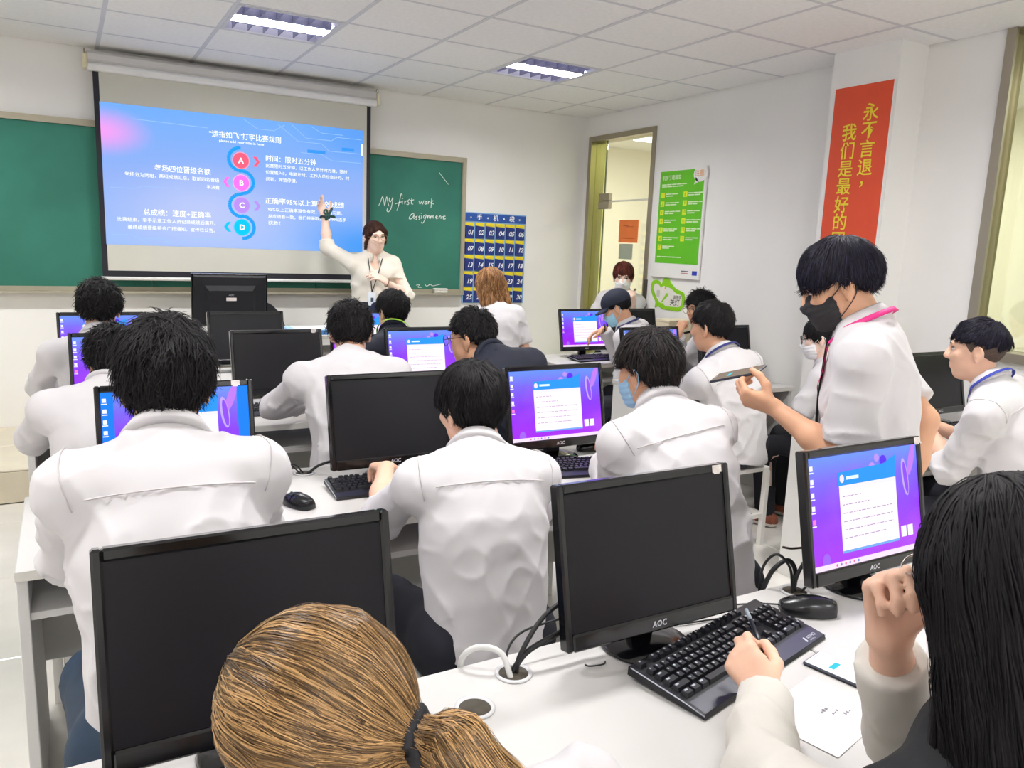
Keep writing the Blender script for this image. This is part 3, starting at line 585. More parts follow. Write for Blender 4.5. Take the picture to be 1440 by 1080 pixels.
def screen_parts(scr, sw, sh, narrow):
    """desktop shown on a lit monitor: wallpaper is the screen itself, here icons, window, taskbar"""
    if narrow in SCREEN_DATA:
        for n, me in SCREEN_DATA[narrow]:
            o = link(bpy.data.objects.new(n, me), scr)
            if n in TINY: o['kind'] = 'stuff'
        return
    out = []
    def done(b, name, ms):
        o = b.build(name, ms, scr); out.append((name, o.data))
        if name in TINY: o['kind'] = 'stuff'
    x0, x1, z0, z1 = -sw/2, sw/2, -sh/2, sh/2; k = .045 if narrow else 0
    if narrow:
        b = MB(); rect(b, x0, x0+k*.8, z0, z1, -.0004); done(b, 'desktop_margin', glow('margin_blue', '#1d7cf6', 1.)); b = MB(); rect(b, x1-k*.8, x1, z0, z1, -.0004); done(b, 'desktop_margin', glow('margin_blue', '#1d7cf6', 1.))
    b = MB(); rect(b, x0, x1, z0, z0+.013, -.0008); done(b, 'taskbar', glow('taskbar_pink', '#f3d6fb', 1.))
    b = MB(); 
    for i in range(6): ellipse(b, -.13+.0+i*.016, z0+.0065, .0035, .0035, -.001, i % 2, n=8)
    done(b, 'taskbar_icon', [glow('tb_a', '#e86d9a', .9), glow('tb_b', '#7a86d8', .9)])
    b = MB(); ellipse(b, .07, z1-.03, .014, .014, -.0005, 0); ellipse(b, .025, z1-.042, .013, .012, -.0005, 1); ellipse(b, .045, z1-.02, .01, .01, -.0005, 1); ellipse(b, -.165+k, z0+.02, .015, .02, -.0005, 2); done(b, 'wallpaper_sphere', [glow('sph_a', '#5a34ea', 1.), glow('sph_b', '#b48cf0', 1.), glow('sph_c', '#9a63f2', 1.)])
    b = MB(); ellipse(b, .155-k*.4, .055, .013, .05, -.0005, 0, .12); ellipse(b, .157-k*.4, .053, .008, .043, -.0006, 1, .12); ellipse(b, .185-k*.6, .10, .012, .045, -.0005, 2, -.35); done(b, 'wallpaper_petal', [glow('pet_a', '#b9a0fb', 1.), glow('pet_b', '#8a4cf3', 1.), glow('pet_c', '#b878f4', 1.)])
    wx0, wx1, wz0, wz1 = -.105, .115, -.105, .095
    b = MB(); b.add([(wx0-.004, -.0022, wz1-.035), (wx1, -.0022, wz1-.035), (wx1+.006, -.0022, wz1+.022), (.07, -.0022, wz1+.004), (wx0-.002, -.0022, wz1-.002)], [(0, 1, 2, 3, 4)]); done(b, 'window_header', glow('header_blue', '#2d92f4', 1.))
    b = MB(); rect(b, wx0, wx1, wz0, wz1-.035, -.0012); done(b, 'document_window', glow('document_pale', '#fbe9fd', 1.))
    b = MB(); rect(b, wx0, wx1, wz0, wz0+.006, -.0014); done(b, 'window_bar', glow('bar_blue', '#6fa6ee', 1.)); b = MB(); rect(b, wx0, wx1, wz1-.045, wz1-.036, -.0014); done(b, 'window_bar', glow('bar_pale', '#e3e2fc', 1.))
    b = MB(); ellipse(b, wx0+.012, wz1-.018, .008, .01, -.0014, 0); rect(b, wx0+.028, wx0+.075, wz1-.022, wz1-.014, -.0014, 1); done(b, 'window_logo', [glow('wl_a', '#ffd9e8', 1.), glow('wl_b', '#dbeeff', 1.)])
    b = MB(); rr = random.Random(3)
    for i in range(6):
        z = wz1-.062-i*.0205; xx = wx0+.01; end = wx0+(.08, .11, .20, .2, .2, .17)[i]
        while xx < end: l = rr.uniform(.006, .02); rect(b, xx, min(xx+l, end), z-.0011, z+.0011, -.0016); xx += l+.004
    o_ = b; done(o_, 'document_text', glow('doc_text', '#b9a2c4', .8))
    b = MB()
    for i in range(5): rect(b, x0+.006, x0+.017, z1-.03-i*.032, z1-.018-i*.032, -.001, (0, 0, 0, 0, 1)[i]); rect(b, x0+.004, x0+.019, z1-.036-i*.032, z1-.033-i*.032, -.001)
    for i in range(2): rect(b, .125-k*.3+i*.027, .146-k*.3+i*.027, -.098, -.07, -.001)
    done(b, 'desktop_icon', [glow('icon_white', '#eef0ff', 1.), glow('icon_pink', '#ff7fc0', 1.)])
    SCREEN_DATA[narrow] = out
MON = {}
def monitor(x, y, z, label, on, tilt=12., yaw=0., narrow=False, sticker=None, group='black computer monitors', face=True, sc=1.):
    t = empty('monitor', (x, y, z), math.radians(yaw), label, 'monitor', group); t.scale = (sc,)*3
    key = 'm'
    if key not in MON:
        D = {}
        b = MB(); b.lathe([(.094, 0), (.098, .004), (.094, .010), (.055, .016), (.03, .021)], 32); D['base'] = (b, m_gloss)
        b = MB(); b.prism([(-.03, .012), (.03, .012), (.026, .042), (-.026, .042)], .012, .12); D['neck'] = (b, m_matt)
        MON[key] = D; MON['d'] = {}
    for n, (b, m) in MON[key].items():
        if n not in MON['d']: MON['d'][n] = b.build(n, m, t).data
        else: link(bpy.data.objects.new(n, MON['d'][n]), t)
    # head: tilts about its lower edge
    R_ = Matrix.Translation((0, -.03, .048)) @ Matrix.Rotation(math.radians(-tilt), 4, 'X')
    def part(n, mk, par, m=None):
        if n not in MON['d']: o = mk(); MON['d'][n] = o.data; COL.objects.unlink(o); bpy.data.objects.remove(o)
        o = link(bpy.data.objects.new(n, MON['d'][n]), par)
        return o
    fr, bz = .014, .022
    def mk_bezel():
        b = MB(); w, h = MW/2, MH; d0, d1 = -.012, .018
        b.box((-w, d0, 0), (-w+fr+.002, d1, h), 0, .004); b.box((w-fr-.002, d0, 0), (w, d1, h), 0, .004); b.box((-w+fr, d0, h-.02), (w-fr, d1, h), 0, .004); b.box((-w+fr, d0-.002, 0), (w-fr, d1, .034), 0, .004)
        return b.build('bezel', m_gloss)
    def mk_back():
        b = MB(); w, h = MW/2, MH
        P = [(-w+.004, .012, .004), (w-.004, .012, .004), (w-.004, .012, h-.004), (-w+.004, .012, h-.004), (-w+.02, .03, .02), (w-.02, .03, .02), (w-.02, .03, h-.02), (-w+.02, .03, h-.02), (-.15, .034, .07), (.15, .034, .07), (.15, .034, h-.07), (-.15, .034, h-.07), (-.13, .055, .075), (.13, .055, .075), (.13, .05, h-.1), (-.13, .05, h-.1)]
        F = [(0, 1, 2, 3)]
        for a in (0, 4, 8): 
            for i in range(4): F.append((a+i, a+(i+1) % 4, a+4+(i+1) % 4, a+4+i)[::-1])
        F.append((12, 13, 14, 15)[::-1]); b.add(P, F); return b.build('back_shell', m_matt)
    bez = part('bezel', mk_bezel, t); bez.matrix_local = R_
    bk = part('back_shell', mk_back, t); bk.matrix_local = R_
    sw, sh = MW-2*fr, MH-.034-.02
    sn = 'screen_on%d' % narrow if on else 'screen'
    if sn not in MON['d']:
        o = MB().box((-sw/2, -.001, -sh/2), (sw/2, .004, sh/2)).build('screen', (wall_mat('wallpaper%d' % narrow, narrow) if on else m_off)); MON['d'][sn] = o.data; bpy.data.objects.remove(o)
    s = link(bpy.data.objects.new('screen', MON['d'][sn]), t); s.matrix_local = R_ @ Matrix.Translation((0, -.005, .034+sh/2))
    if on: screen_parts(s, sw, sh, narrow)
    if face: text('AOC', .017, R_ @ plane_M((0, -.0148, .016), (1, 0, 0), (0, 0, 1)), m_logo, t, 'CENTER', .02, .15, name='logo')
    else:
        text('AOC', .014, R_ @ plane_M((0, .0545, .2), (-1, 0, 0), (0, 0, 1)), m_logo, t, 'CENTER', .01, .15, name='logo')
        MB().box((-.03, .0555, .165), (.03, .0565, .185)).build('rating_label', m_stick, t, R_)
    if sticker: MB().box((sticker, -.0135, MH-.018), (sticker+.026, -.0125, MH-.002)).box((sticker+.004, -.0135, MH-.021), (sticker+.02, -.0125, MH-.017)).build('sticker_remains', m_stick, t, R_)
    return t
monitor(.235, 1.18, DT, 'black switched-off monitor directly before the girl with the ponytail', False)
monitor(1.03, 1.18, DT, 'black switched-off monitor behind the keyboard with the pen above it', False, sticker=.175)
monitor(1.725, 1.18, DT, 'lit purple-wallpaper monitor before the long-haired girl', True, sticker=.195)
monitor(.28, 2.53, DT, 'lit monitor with blue side margins, hidden behind the boy by the aisle', True, narrow=True, sticker=.16)
monitor(.975, 2.53, DT, 'black switched-off monitor before the boy in the middle of the second row', False)
monitor(1.665, 2.53, DT, 'lit purple monitor before the boy with the blue mask', True)
monitor(.22, 3.92, DT, 'lit monitor of the third row by the aisle, half hidden by heads', True)
monitor(.905, 3.92, DT, 'black switched-off monitor in the third row with a dark keyboard before it', False, sticker=.17)
monitor(1.70, 3.92, DT, 'lit monitor before the boy in the dark shirt with glasses', True)
monitor(.17, 4.93, DT, 'lit monitor of the front row, behind the head beside the aisle', True)
monitor(.95, 4.93, DT, 'black switched-off monitor of the front row, before the teacher desk', False)
monitor(1.695, 4.93, DT, 'lit monitor before the student with the green lanyard', True)
monitor(3.495, 4.97, DT, 'lit monitor on the desk nearest the glass door', True)
monitor(3.98, 4.97, DT, 'black switched-off monitor below the green sticker', False)
monitor(3.13, 3.72, DT, 'lit monitor mostly hidden behind two dark-haired boys', True)
monitor(3.75, 3.72, DT, 'black switched-off monitor beside the wall column', False, sticker=None)
monitor(3.93, 2.38, DT, 'black switched-off monitor before the boy in profile at the window', False)
monitor(.955, 5.5, POD_Z+.72, 'monitor on the teacher desk seen from behind', False, yaw=180, face=False, tilt=6, sc=1.08)

# ================================================================== KEYBOARDS AND MICE
m_kb = mat('keyboard_black', '#14151b', .4, spec=.45, var=.1, vscale=20); m_rest = mat('palm_rest', '#1c1e33', .32, spec=.5, var=.15, vscale=10); m_key = mat('key_black', '#1a1b22', .38, spec=.5, var=.1, vscale=60); m_leg = mat('key_legend', '#b9bcc8', .6, var=.03); m_red = mat('red_trim', '#b3262a', .5, var=.05)
def key_layout():
    u = .0185; L_ = []
    rows = [[(0, 1)] + [(2+i, 1) for i in range(4)] + [(6.5+i, 1) for i in range(4)] + [(11+i, 1) for i in range(4)] + [(15.3+i, 1) for i in range(3)],
            [(i, 1) for i in range(13)] + [(13, 2)] + [(15.3+i, 1) for i in range(3)] + [(18.6+i, 1) for i in range(4)],
            [(0, 1.5)] + [(1.5+i, 1) for i in range(12)] + [(13.5, 1.5)] + [(15.3+i, 1) for i in range(3)] + [(18.6+i, 1) for i in range(4)],
            [(0, 1.75)] + [(1.75+i, 1) for i in range(11)] + [(12.75, 2.25)] + [(18.6+i, 1) for i in range(3)],
            [(0, 2.25)] + [(2.25+i, 1) for i in range(10)] + [(12.25, 2.75)] + [(16.3, 1)] + [(18.6+i, 1) for i in range(4)],
            [(0, 1.25), (1.25, 1.25), (2.5, 1.25), (3.75, 6.25), (10, 1.25), (11.25, 1.25), (12.5, 1.25), (13.75, 1.25)] + [(15.3+i, 1) for i in range(3)] + [(18.6, 2), (20.6, 1), (21.6, 1)]]
    for r, row in enumerate(rows):
        for x, w in row: L_.append((x*u, r, w*u))
    return L_, 22.6*u, u
KD = {}
def keycap(w, d, h):
    b = MB(); e = .0012; t = .0032
    V = [(e, e, 0), (w-e, e, 0), (w-e, d-e, 0), (e, d-e, 0), (t, t+.0005, h), (w-t, t+.0005, h), (w-t, d-t, h*1.06), (t, d-t, h*1.06)]
    b.add(V, [(4, 5, 6, 7), (0, 1, 5, 4), (1, 2, 6, 5), (2, 3, 7, 6), (3, 0, 4, 7)]); return b
def keyboard(x, y, z, yaw, label, fine=False, red=False, sc=1., pitch=3.):
    t = empty('keyboard', (x, y, z+.004), 0, label, 'keyboard', 'black keyboards'); t.rotation_euler = (math.radians(pitch), 0, math.radians(yaw)); t.scale = (sc,)*3
    L_, W_, u = key_layout(); hw = W_/2+.008; y0 = -.075; ky = y0+.042
    z0 = .002
    prof = [(y0, z0), (y0+.004, .010), (y0+.038, .014), (ky+6.35*u, .020), (ky+6.6*u, .018), (ky+6.6*u, z0)]
    MB().prism(prof, -hw, hw, 0, lambda v: Vector((v.z, v.x, v.y))).build('case', m_kb, t)
    MB().add([(-hw+.004, y0+.004, .0106), (hw-.004, y0+.004, .0106), (hw-.004, y0+.036, .0145), (-hw+.004, y0+.036, .0145)], [(0, 1, 2, 3)]).build('palm_rest', m_rest, t)
    tb = MB()
    for sx in (-1, 1): tb.tube([(sx*(hw+.0005), y0+.002, .0085), (sx*(hw+.0005), ky, .0125), (sx*(hw+.0005), ky+6.3*u, .018)], .0012, 5, 0)
    tb.build('side_trim', m_red if red else m_leg, t)
    def kz(yy): return .014+(.020-.014)*(yy-(y0+.038))/(6.35*u+ky-y0-.038)
    if fine:
        for x_, r, w_ in L_:
            yy = ky+(5-r)*u+(.006 if r == 0 else 0)
            k = ('key', round(w_, 4))
            if k not in KD: KD[k] = keycap(w_, u, .0085).build('key', m_key, t); o = KD[k]
            else: o = link(bpy.data.objects.new('key', KD[k].data), t)
            o.location = (-W_/2+x_, yy, kz(yy))
        b = MB(); rr = random.Random(5)
        for x_, r, w_ in L_:
            yy = ky+(5-r)*u+(.006 if r == 0 else 0)
            if w_ < 6*u: a = -W_/2+x_+.0055; zz = kz(yy)+.0096; ww = rr.uniform(.002, .0035) if w_ < 1.1*u else .008; b.box((a, yy+.010, zz-.0006), (a+ww, yy+.0135, zz))
        b.build('key_legend', m_leg, t).__setitem__('kind', 'stuff')
        MB().add([(hw-.062, y0+.010, .0116), (hw-.056, y0+.010, .0116), (hw-.0535, y0+.022, .0133), (hw-.0585, y0+.022, .0133)], [(0, 1, 2, 3)]).build('emblem', m_leg, t)
        text('AOHO', .011, plane_M((hw-.050, y0+.017, .0128), (1, 0, 0), (0, 1, .11)), m_leg, t, 'LEFT', .01, name='logo')
        text('GAMING', .005, plane_M((hw-.050, y0+.0095, .0119), (1, 0, 0), (0, 1, .11)), m_leg, t, 'LEFT', name='logo')
    else:
        if 'all' not in KD:
            b = MB()
            for x_, r, w_ in L_:
                yy = ky+(5-r)*u+(.006 if r == 0 else 0); k = keycap(w_, u, .0085)
                b.add([(v[0]-W_/2+x_, v[1]+yy, v[2]+kz(yy)) for v in k.v], k.f)
            KD['all'] = b.build('keys', m_key, t)
            o = KD['all']
        else: o = link(bpy.data.objects.new('keys', KD['all'].data), t)
        o['kind'] = 'stuff'
    return t
keyboard(1.16, 1.047, DT, 13.5, 'black gaming keyboard under the pen, beside the phone', True, sc=1.08)
keyboard(.16, .93, DT, 4, 'black keyboard below the monitor before the ponytail girl')
keyboard(.935, 2.40, DT, -2, 'black keyboard under the left hand of the middle boy')
keyboard(1.19, 2.235, DT, -8, 'black keyboard at the desk edge beside the middle boy elbow', sc=.95)
keyboard(1.74, 2.29, DT, -12, 'black keyboard with red trim before the boy with the blue mask', red=True)
keyboard(.93, 3.71, DT, 0, 'dark keyboard before the switched-off monitor of the third row')
keyboard(.26, 2.3, DT, 0, 'keyboard hidden before the boy by the aisle')
keyboard(1.70, 3.71, DT, 0, 'keyboard before the boy in the dark shirt')
keyboard(3.47, 4.77, DT, 5, 'black keyboard below the lit monitor nearest the door', sc=.95)
keyboard(3.85, 2.16, DT, 0, 'black keyboard before the monitor at the corridor window')
keyboard(3.86, 3.55, DT-.125, 0, 'black keyboard pushed onto the shelf of the desk by the column', sc=.9)

m_mouse = mat('mouse_black', '#111217', .25, spec=.5, var=.1, vscale=30)
def mouse(x, y, z, yaw, label, sc=1.):
    t = empty('computer_mouse', (x, y, z), math.radians(yaw), label, 'mouse', 'computer mice'); t.scale = (sc,)*3
    def shell(v0, v1, u0, u1, grow=0.):
        b = MB(); nu, nv = 12, 14; V = []
        for i in range(nv+1):
            v = v0+(v1-v0)*i/nv; yy = -.06+.12*v; hw = .033*(math.sin(math.pi*min(1, max(0, .07+.86*v)))**.45); hh = .008+.032*math.sin(math.pi*(.12+.66*(1-v)))**.8
            for j in range(nu+1):
                a = math.pi*(u0+(u1-u0)*j/nu); V.append(((hw+grow)*math.cos(a), yy, .002+(hh+grow)*math.sin(a)**.7))
        F = [(i*(nu+1)+j, i*(nu+1)+j+1, (i+1)*(nu+1)+j+1, (i+1)*(nu+1)+j) for i in range(nv) for j in range(nu)]
        F = [f[::-1] for f in F]
        if u0 == 0: F += [tuple(range(nu+1)), tuple(range(nv*(nu+1)+nu, nv*(nu+1)-1, -1))]
        b.add(V, F, 0, True); return b
    if 'mouse' not in KD:
        KD['mouse'] = shell(0, 1, 0, 1).build('shell', m_mouse, t); KD['mb1'] = shell(.55, .97, .53, .9, .0014).build('button', m_mouse, t); KD['mb2'] = shell(.55, .97, .1, .47, .0014).build('button', m_mouse, t)
        KD['mwh'] = MB().lathe([(.008, -.003), (.0095, -.0015), (.0095, .0015), (.008, .003)], 14, 0, (0, .032, .030)).build('wheel', m_kb, t)
        KD['mwh'].data.transform(Matrix.Translation((0, .032, .030)) @ Matrix.Rotation(math.pi/2, 4, 'Y') @ Matrix.Translation((0, -.032, -.030)))
        KD['mtr'] = MB().tube([(.0335*math.sin(a), -.01+.03*math.cos(a)*1.2, .012) for a in [math.pi*i/8 for i in range(9)]], .0012, 6).build('side_line', m_leg, t)
    else:
        for k, n in (('mouse', 'shell'), ('mb1', 'button'), ('mb2', 'button'), ('mwh', 'wheel'), ('mtr', 'side_line')): link(bpy.data.objects.new(n, KD[k].data), t)
    return t
mouse(1.475, 1.13, DT, 55, 'black mouse beside the gaming keyboard', 1.05)
mouse(.595, 2.335, DT, 25, 'dark mouse beside the boy by the aisle'); mouse(1.865, 2.56, DT, 75, 'black mouse behind the lit monitor of the second row')
mouse(3.80, 4.82, DT, 70, 'black mouse beside the monitor nearest the door'); mouse(4.17, 2.2, DT, 0, 'black mouse on the desk below the window')

# ================================================================== CABLES, GROMMETS
m_cab = mat('cable_black', '#141416', .5, var=.08); m_cabw = mat('cable_white', '#d6d6d4', .5, var=.04); m_ring = mat('grommet_grey', '#cfcfd2', .45, var=.05); m_hole = mat('grommet_hole', '#4a443a', .8, var=.2, vscale=30)
def grommet(x, y, label, open_=True):
    t = empty('cable_grommet', (x, y, DT), 0, label, 'cable grommet', 'desk cable grommets')
    MB().lathe([(.032, 0), (.037, .001), (.0365, .004), (.031, .005), (.029, .0012)], 28).build('ring', m_ring, t); MB().lathe([(.0305, .0004), (.0305, .0016)], 24).build('opening', m_hole, t)
def cable(pts, r, label, m=None, name='cable'): return tag(MB().tube(spline(pts, 7), r, 8).build(name, m or m_cab), label, 'cable', 'monitor cables')
grommet(.72, 1.20, 'grey desk grommet with black and white cables beside the nearest dark monitor'); grommet(1.543, 1.225, 'grey desk grommet with a bundle of black cables behind the mouse'); grommet(.60, 1.13, 'empty desk grommet beside the ponytail'); grommet(.70, 2.67, 'desk grommet with thin cables behind the second-row mouse')
cable([(.725, 1.20, .745), (.735, 1.20, .79), (.79, 1.21, .85), (.87, 1.22, .88)], .005, 'thick black cable rising steeply from the grommet to the dark monitor')
cable([(.715, 1.205, .745), (.75, 1.20, .79), (.83, 1.20, .815), (.90, 1.21, .83)], .006, 'thick black cable curving low from the grommet to the dark monitor')
cable([(.712, 1.2, .745), (.715, 1.22, .785), (.76, 1.24, .81), (.86, 1.24, .82)], .0025, 'thin black cable out of the grommet beside the dark monitor')
cable([(.71, 1.19, .745), (.70, 1.215, .79), (.665, 1.24, .80), (.64, 1.262, .775), (.645, 1.285, .72)], .006, 'white cable looping out of the grommet over the desk edge', m_cabw)
cable([(1.535, 1.225, .745), (1.55, 1.225, .80), (1.60, 1.22, .87), (1.66, 1.22, .93)], .005, 'thick black cable rising to the nearest lit monitor')
cable([(1.545, 1.23, .745), (1.55, 1.235, .80), (1.535, 1.25, .825), (1.50, 1.262, .80), (1.49, 1.28, .74)], .006, 'thick black cable arching over the back edge of the desk')
cable([(1.53, 1.22, .745), (1.53, 1.235, .81), (1.5, 1.255, .845), (1.49, 1.285, .80), (1.49, 1.29, .72)], .0035, 'medium black cable looping behind the bundle')
cable([(1.555, 1.22, .745), (1.58, 1.2, .79), (1.63, 1.19, .85), (1.68, 1.2, .90)], .003, 'thin black cable between grommet and lit monitor')
cable([(1.52, 1.255, .86), (1.56, 1.255, .85), (1.62, 1.25, .852), (1.68, 1.25, .88)], .003, 'thin brown cable running behind the lit monitor', mat('cable_brown', '#3c2c22', .5, var=.1))
cable([(1.30, 1.185, .753), (1.22, 1.20, .754), (1.14, 1.215, .754), (1.08, 1.25, .754), (1.05, 1.275, .74)], .002, 'thin keyboard lead on the desk behind the gaming keyboard')
cable([(1.45, 1.175, .756), (1.40, 1.21, .754), (1.33, 1.235, .754), (1.27, 1.262, .754), (1.24, 1.28, .74)], .002, 'thin mouse lead trailing over the back of the desk')
cable([(.71, 2.665, .748), (.76, 2.66, .78), (.85, 2.64, .80), (.93, 2.60, .81)], .005, 'black cable from the second-row grommet to the dark monitor')
cable([(.69, 2.67, .748), (.65, 2.685, .785), (.60, 2.66, .775), (.55, 2.62, .752)], .0025, 'thin wire curling by the second-row grommet'); cable([(.70, 2.675, .748), (.66, 2.66, .79), (.585, 2.69, .78), (.53, 2.71, .752)], .0025, 'second thin wire curling by the second-row grommet')
cable([(3.60, 4.99, .755), (3.66, 5.0, .80), (3.72, 4.95, .79), (3.72, 4.90, .755)], .003, 'black wire beside the monitor nearest the door')
cable([(3.70, 2.40, .76), (3.66, 2.42, .82), (3.68, 2.42, .88), (3.74, 2.42, .90)], .003, 'black wire beside the monitor at the window')
tag(MB().tube(spline([(.865, 1.165, .752), (.87, 1.155, .7525), (.90, 1.15, .752), (.91, 1.158, .752)], 4), .0015, 6).build('paint_scratch', m_cab), 'short dark wire scrap lying on the desk', 'wire')

# ================================================================== PHONE, PAPER, BOX, BAG
def phone(name, M, label, w=.074, h=.155, scr='#fbfbfd', cy=True):
    t = empty(name, (0, 0, 0), 0, label, 'phone', 'phones'); t.matrix_world = M
    MB().box((-w/2, -h/2, 0), (w/2, h/2, .008), 0, .003).build('case', mat('phone_case', '#1d2236', .4, var=.1), t)
    MB().box((-w/2+.003, -h/2+.004, .008), (w/2-.003, h/2-.004, .0085)).build('screen', glow('phone_screen_'+scr.lstrip('#'), scr, .9), t)
    MB().box((-.018, .02, .0085), (.012, .031, .0088)).build('screen_button', glow('phone_cyan', '#38c8dc', 1.), t)
    MB().box((-.01, h/2-.010, .0085), (.01, h/2-.008, .0088)).build('speaker_slot', m_leg, t)
    return t
phone('phone', Matrix.Translation((1.325, .905, DT)) @ Matrix.Rotation(math.radians(13), 4, 'Z'), 'white-screened phone lying on the desk beside the keyboard')
def sheet(x, y, z, w, h, yaw, label, m=None, writing=False):
    t = empty('paper_sheet', (x, y, z), math.radians(yaw), label, 'paper', 'loose paper'); n = 6
    b = MB(); V = [(-w/2+w*i/n, -h/2+h*j/n, .0006+.0015*((i/n-.5)**2+(j/n-.5)**2)*2) for j in range(n+1) for i in range(n+1)]
    b.add(V, [(j*(n+1)+i, j*(n+1)+i+1, (j+1)*(n+1)+i+1, (j+1)*(n+1)+i) for j in range(n) for i in range(n)], 0, True); b.build('sheet', m or mat('paper', '#efedf3', .7, var=.01), t)
    if writing:
        b = MB(); rr = random.Random(2)
        for (a, c) in ((-.07, .06), (-.06, .045), (.0, -.0), (.012, -.015), (.03, -.03)):
            for k in range(3): b.box((a+k*.008, c, .0018), (a+k*.008+rr.uniform(.003, .006), c+rr.uniform(.003, .007), .002))
        b.build('handwriting', mat('pencil', '#8d8d95', .8, var=.1), t)
    return t
sheet(1.165, .835, DT, .21, .155, 13, 'white sheet of paper with a few figures under the writing hand', writing=True)
sheet(3.60, 3.47, DT, .3, .21, 12, 'white sheet lying at the edge of the desk by the column'); sheet(3.75, 3.58, DT, .21, .297, 40, 'second white sheet under the keyboard by the column')
bx = empty('cardboard_box', (4.19, 4.74, DT), 0, 'small cream cardboard box with a blue mark on the desk near the door', 'box')
m_card = mat('cardboard', '#e2d6b6', .8, var=.05)
MB().box((-.115, -.08, 0), (.115, .08, .285), 0, .003).build('carton', m_card, bx); MB().box((-.118, -.083, .285), (.118, .083, .305), 0, .003).build('lid', m_card, bx)
MB().prism([(-.06, .298), (-.02, .303), (.03, .294), (-.01, .289)], -.0845, -.0835, 0, lambda v: Vector((v.x, v.z, v.y))).build('blue_mark', mat('blue_ink', '#2a4fb5', .6, var=.05), bx)
bl = empty('paper_pack', (1.50, 5.42, POD_Z+.72), 0, 'pale blue and white paper pack on the teacher desk', 'paper pack')
MB().box((-.19, -.12, 0), (.19, .12, .04), 0, .004).build('pack', mat('pack_blue', '#a9cdec', .6, var=.05), bl); MB().box((-.1, -.121, .004), (.06, -.1195, .032)).build('pack_label', mat('pack_print', '#4b86c8', .6, var=.05), bl)
MB().box((-.15, -.08, .04), (.1, .09, .043)).build('pack_top', mat('pack_white', '#eef3f6', .6, var=.03), bl)
# office chair behind the teacher desk
oc = empty('office_chair', (1.20, 6.03, POD_Z-.0), 0, 'black office chair behind the teacher desk', 'chair')
MB().prism([(-.2+.06*(1-math.cos(a)) if False else .2*math.cos(a)*(1 if abs(math.cos(a)) > .2 else 1), .26*math.sin(a)) for a in [2*math.pi*i/24 for i in range(24)]], -.02, .03, 0, lambda v: Vector((v.x, v.z-.2, v.y+.66))).build('backrest', m_matt, oc)
MB().box((-.22, -.2, .43), (.22, .2, .49), 0, .02).build('seat', m_matt, oc); MB().tube([(0, 0, .08), (0, 0, .43)], .025).build('post', m_steel, oc); MB().tube([(0, -.17, .46), (0, -.22, .55), (0, -.2, .65)], .02).build('back_bar', m_matt, oc)
for i in range(5):
    a = 2*math.pi*i/5; lg = MB().tube([(0, 0, .09), (.26*math.cos(a), .22*math.sin(a), .055)], .016).build('leg', m_matt, oc); MB().lathe([(.02, -.012), (.026, -.008), (.026, .008), (.02, .012)], 12, 0, (.26*math.cos(a), .22*math.sin(a), .027), axis='y').build('caster', m_matt, lg)

# ================================================================== STOOLS
m_st = mat('stool_white', '#eceae5', .45, var=.03)
ST = {}
def stool(x, y, yaw, label, h=.45, z=0.):
    t = empty('stool', (x, y, z), math.radians(yaw), label, 'stool', 'white stools'); w, d = .17, .125
    P = [('seat', lambda: MB().box((-w-.01, -d-.01, h-.024), (w+.01, d+.01, h), 0, .003), 1)] + [('leg', (lambda a=a, b=b: MB().box((a*w-.014, b*d-.014, 0), (a*w+.014, b*d+.014, h-.024), 0, .001)), 0) for a in (-1, 1) for b in (-1, 1)] + \
        [('stretcher', (lambda b=b: MB().box((-w+.014, b*d-.009, .16), (w-.014, b*d+.009, .185))), 0) for b in (-1, 1)] + [('stretcher', (lambda a=a: MB().box((a*w-.009, -d+.014, .16), (a*w+.009, d-.014, .185))), 0) for a in (-1, 1)]
    for i, (n, f, _) in enumerate(P):
        if (i, h) not in ST: ST[(i, h)] = f().build(n, m_st, t)
        else: link(bpy.data.objects.new(n, ST[(i, h)].data), t)
    return t
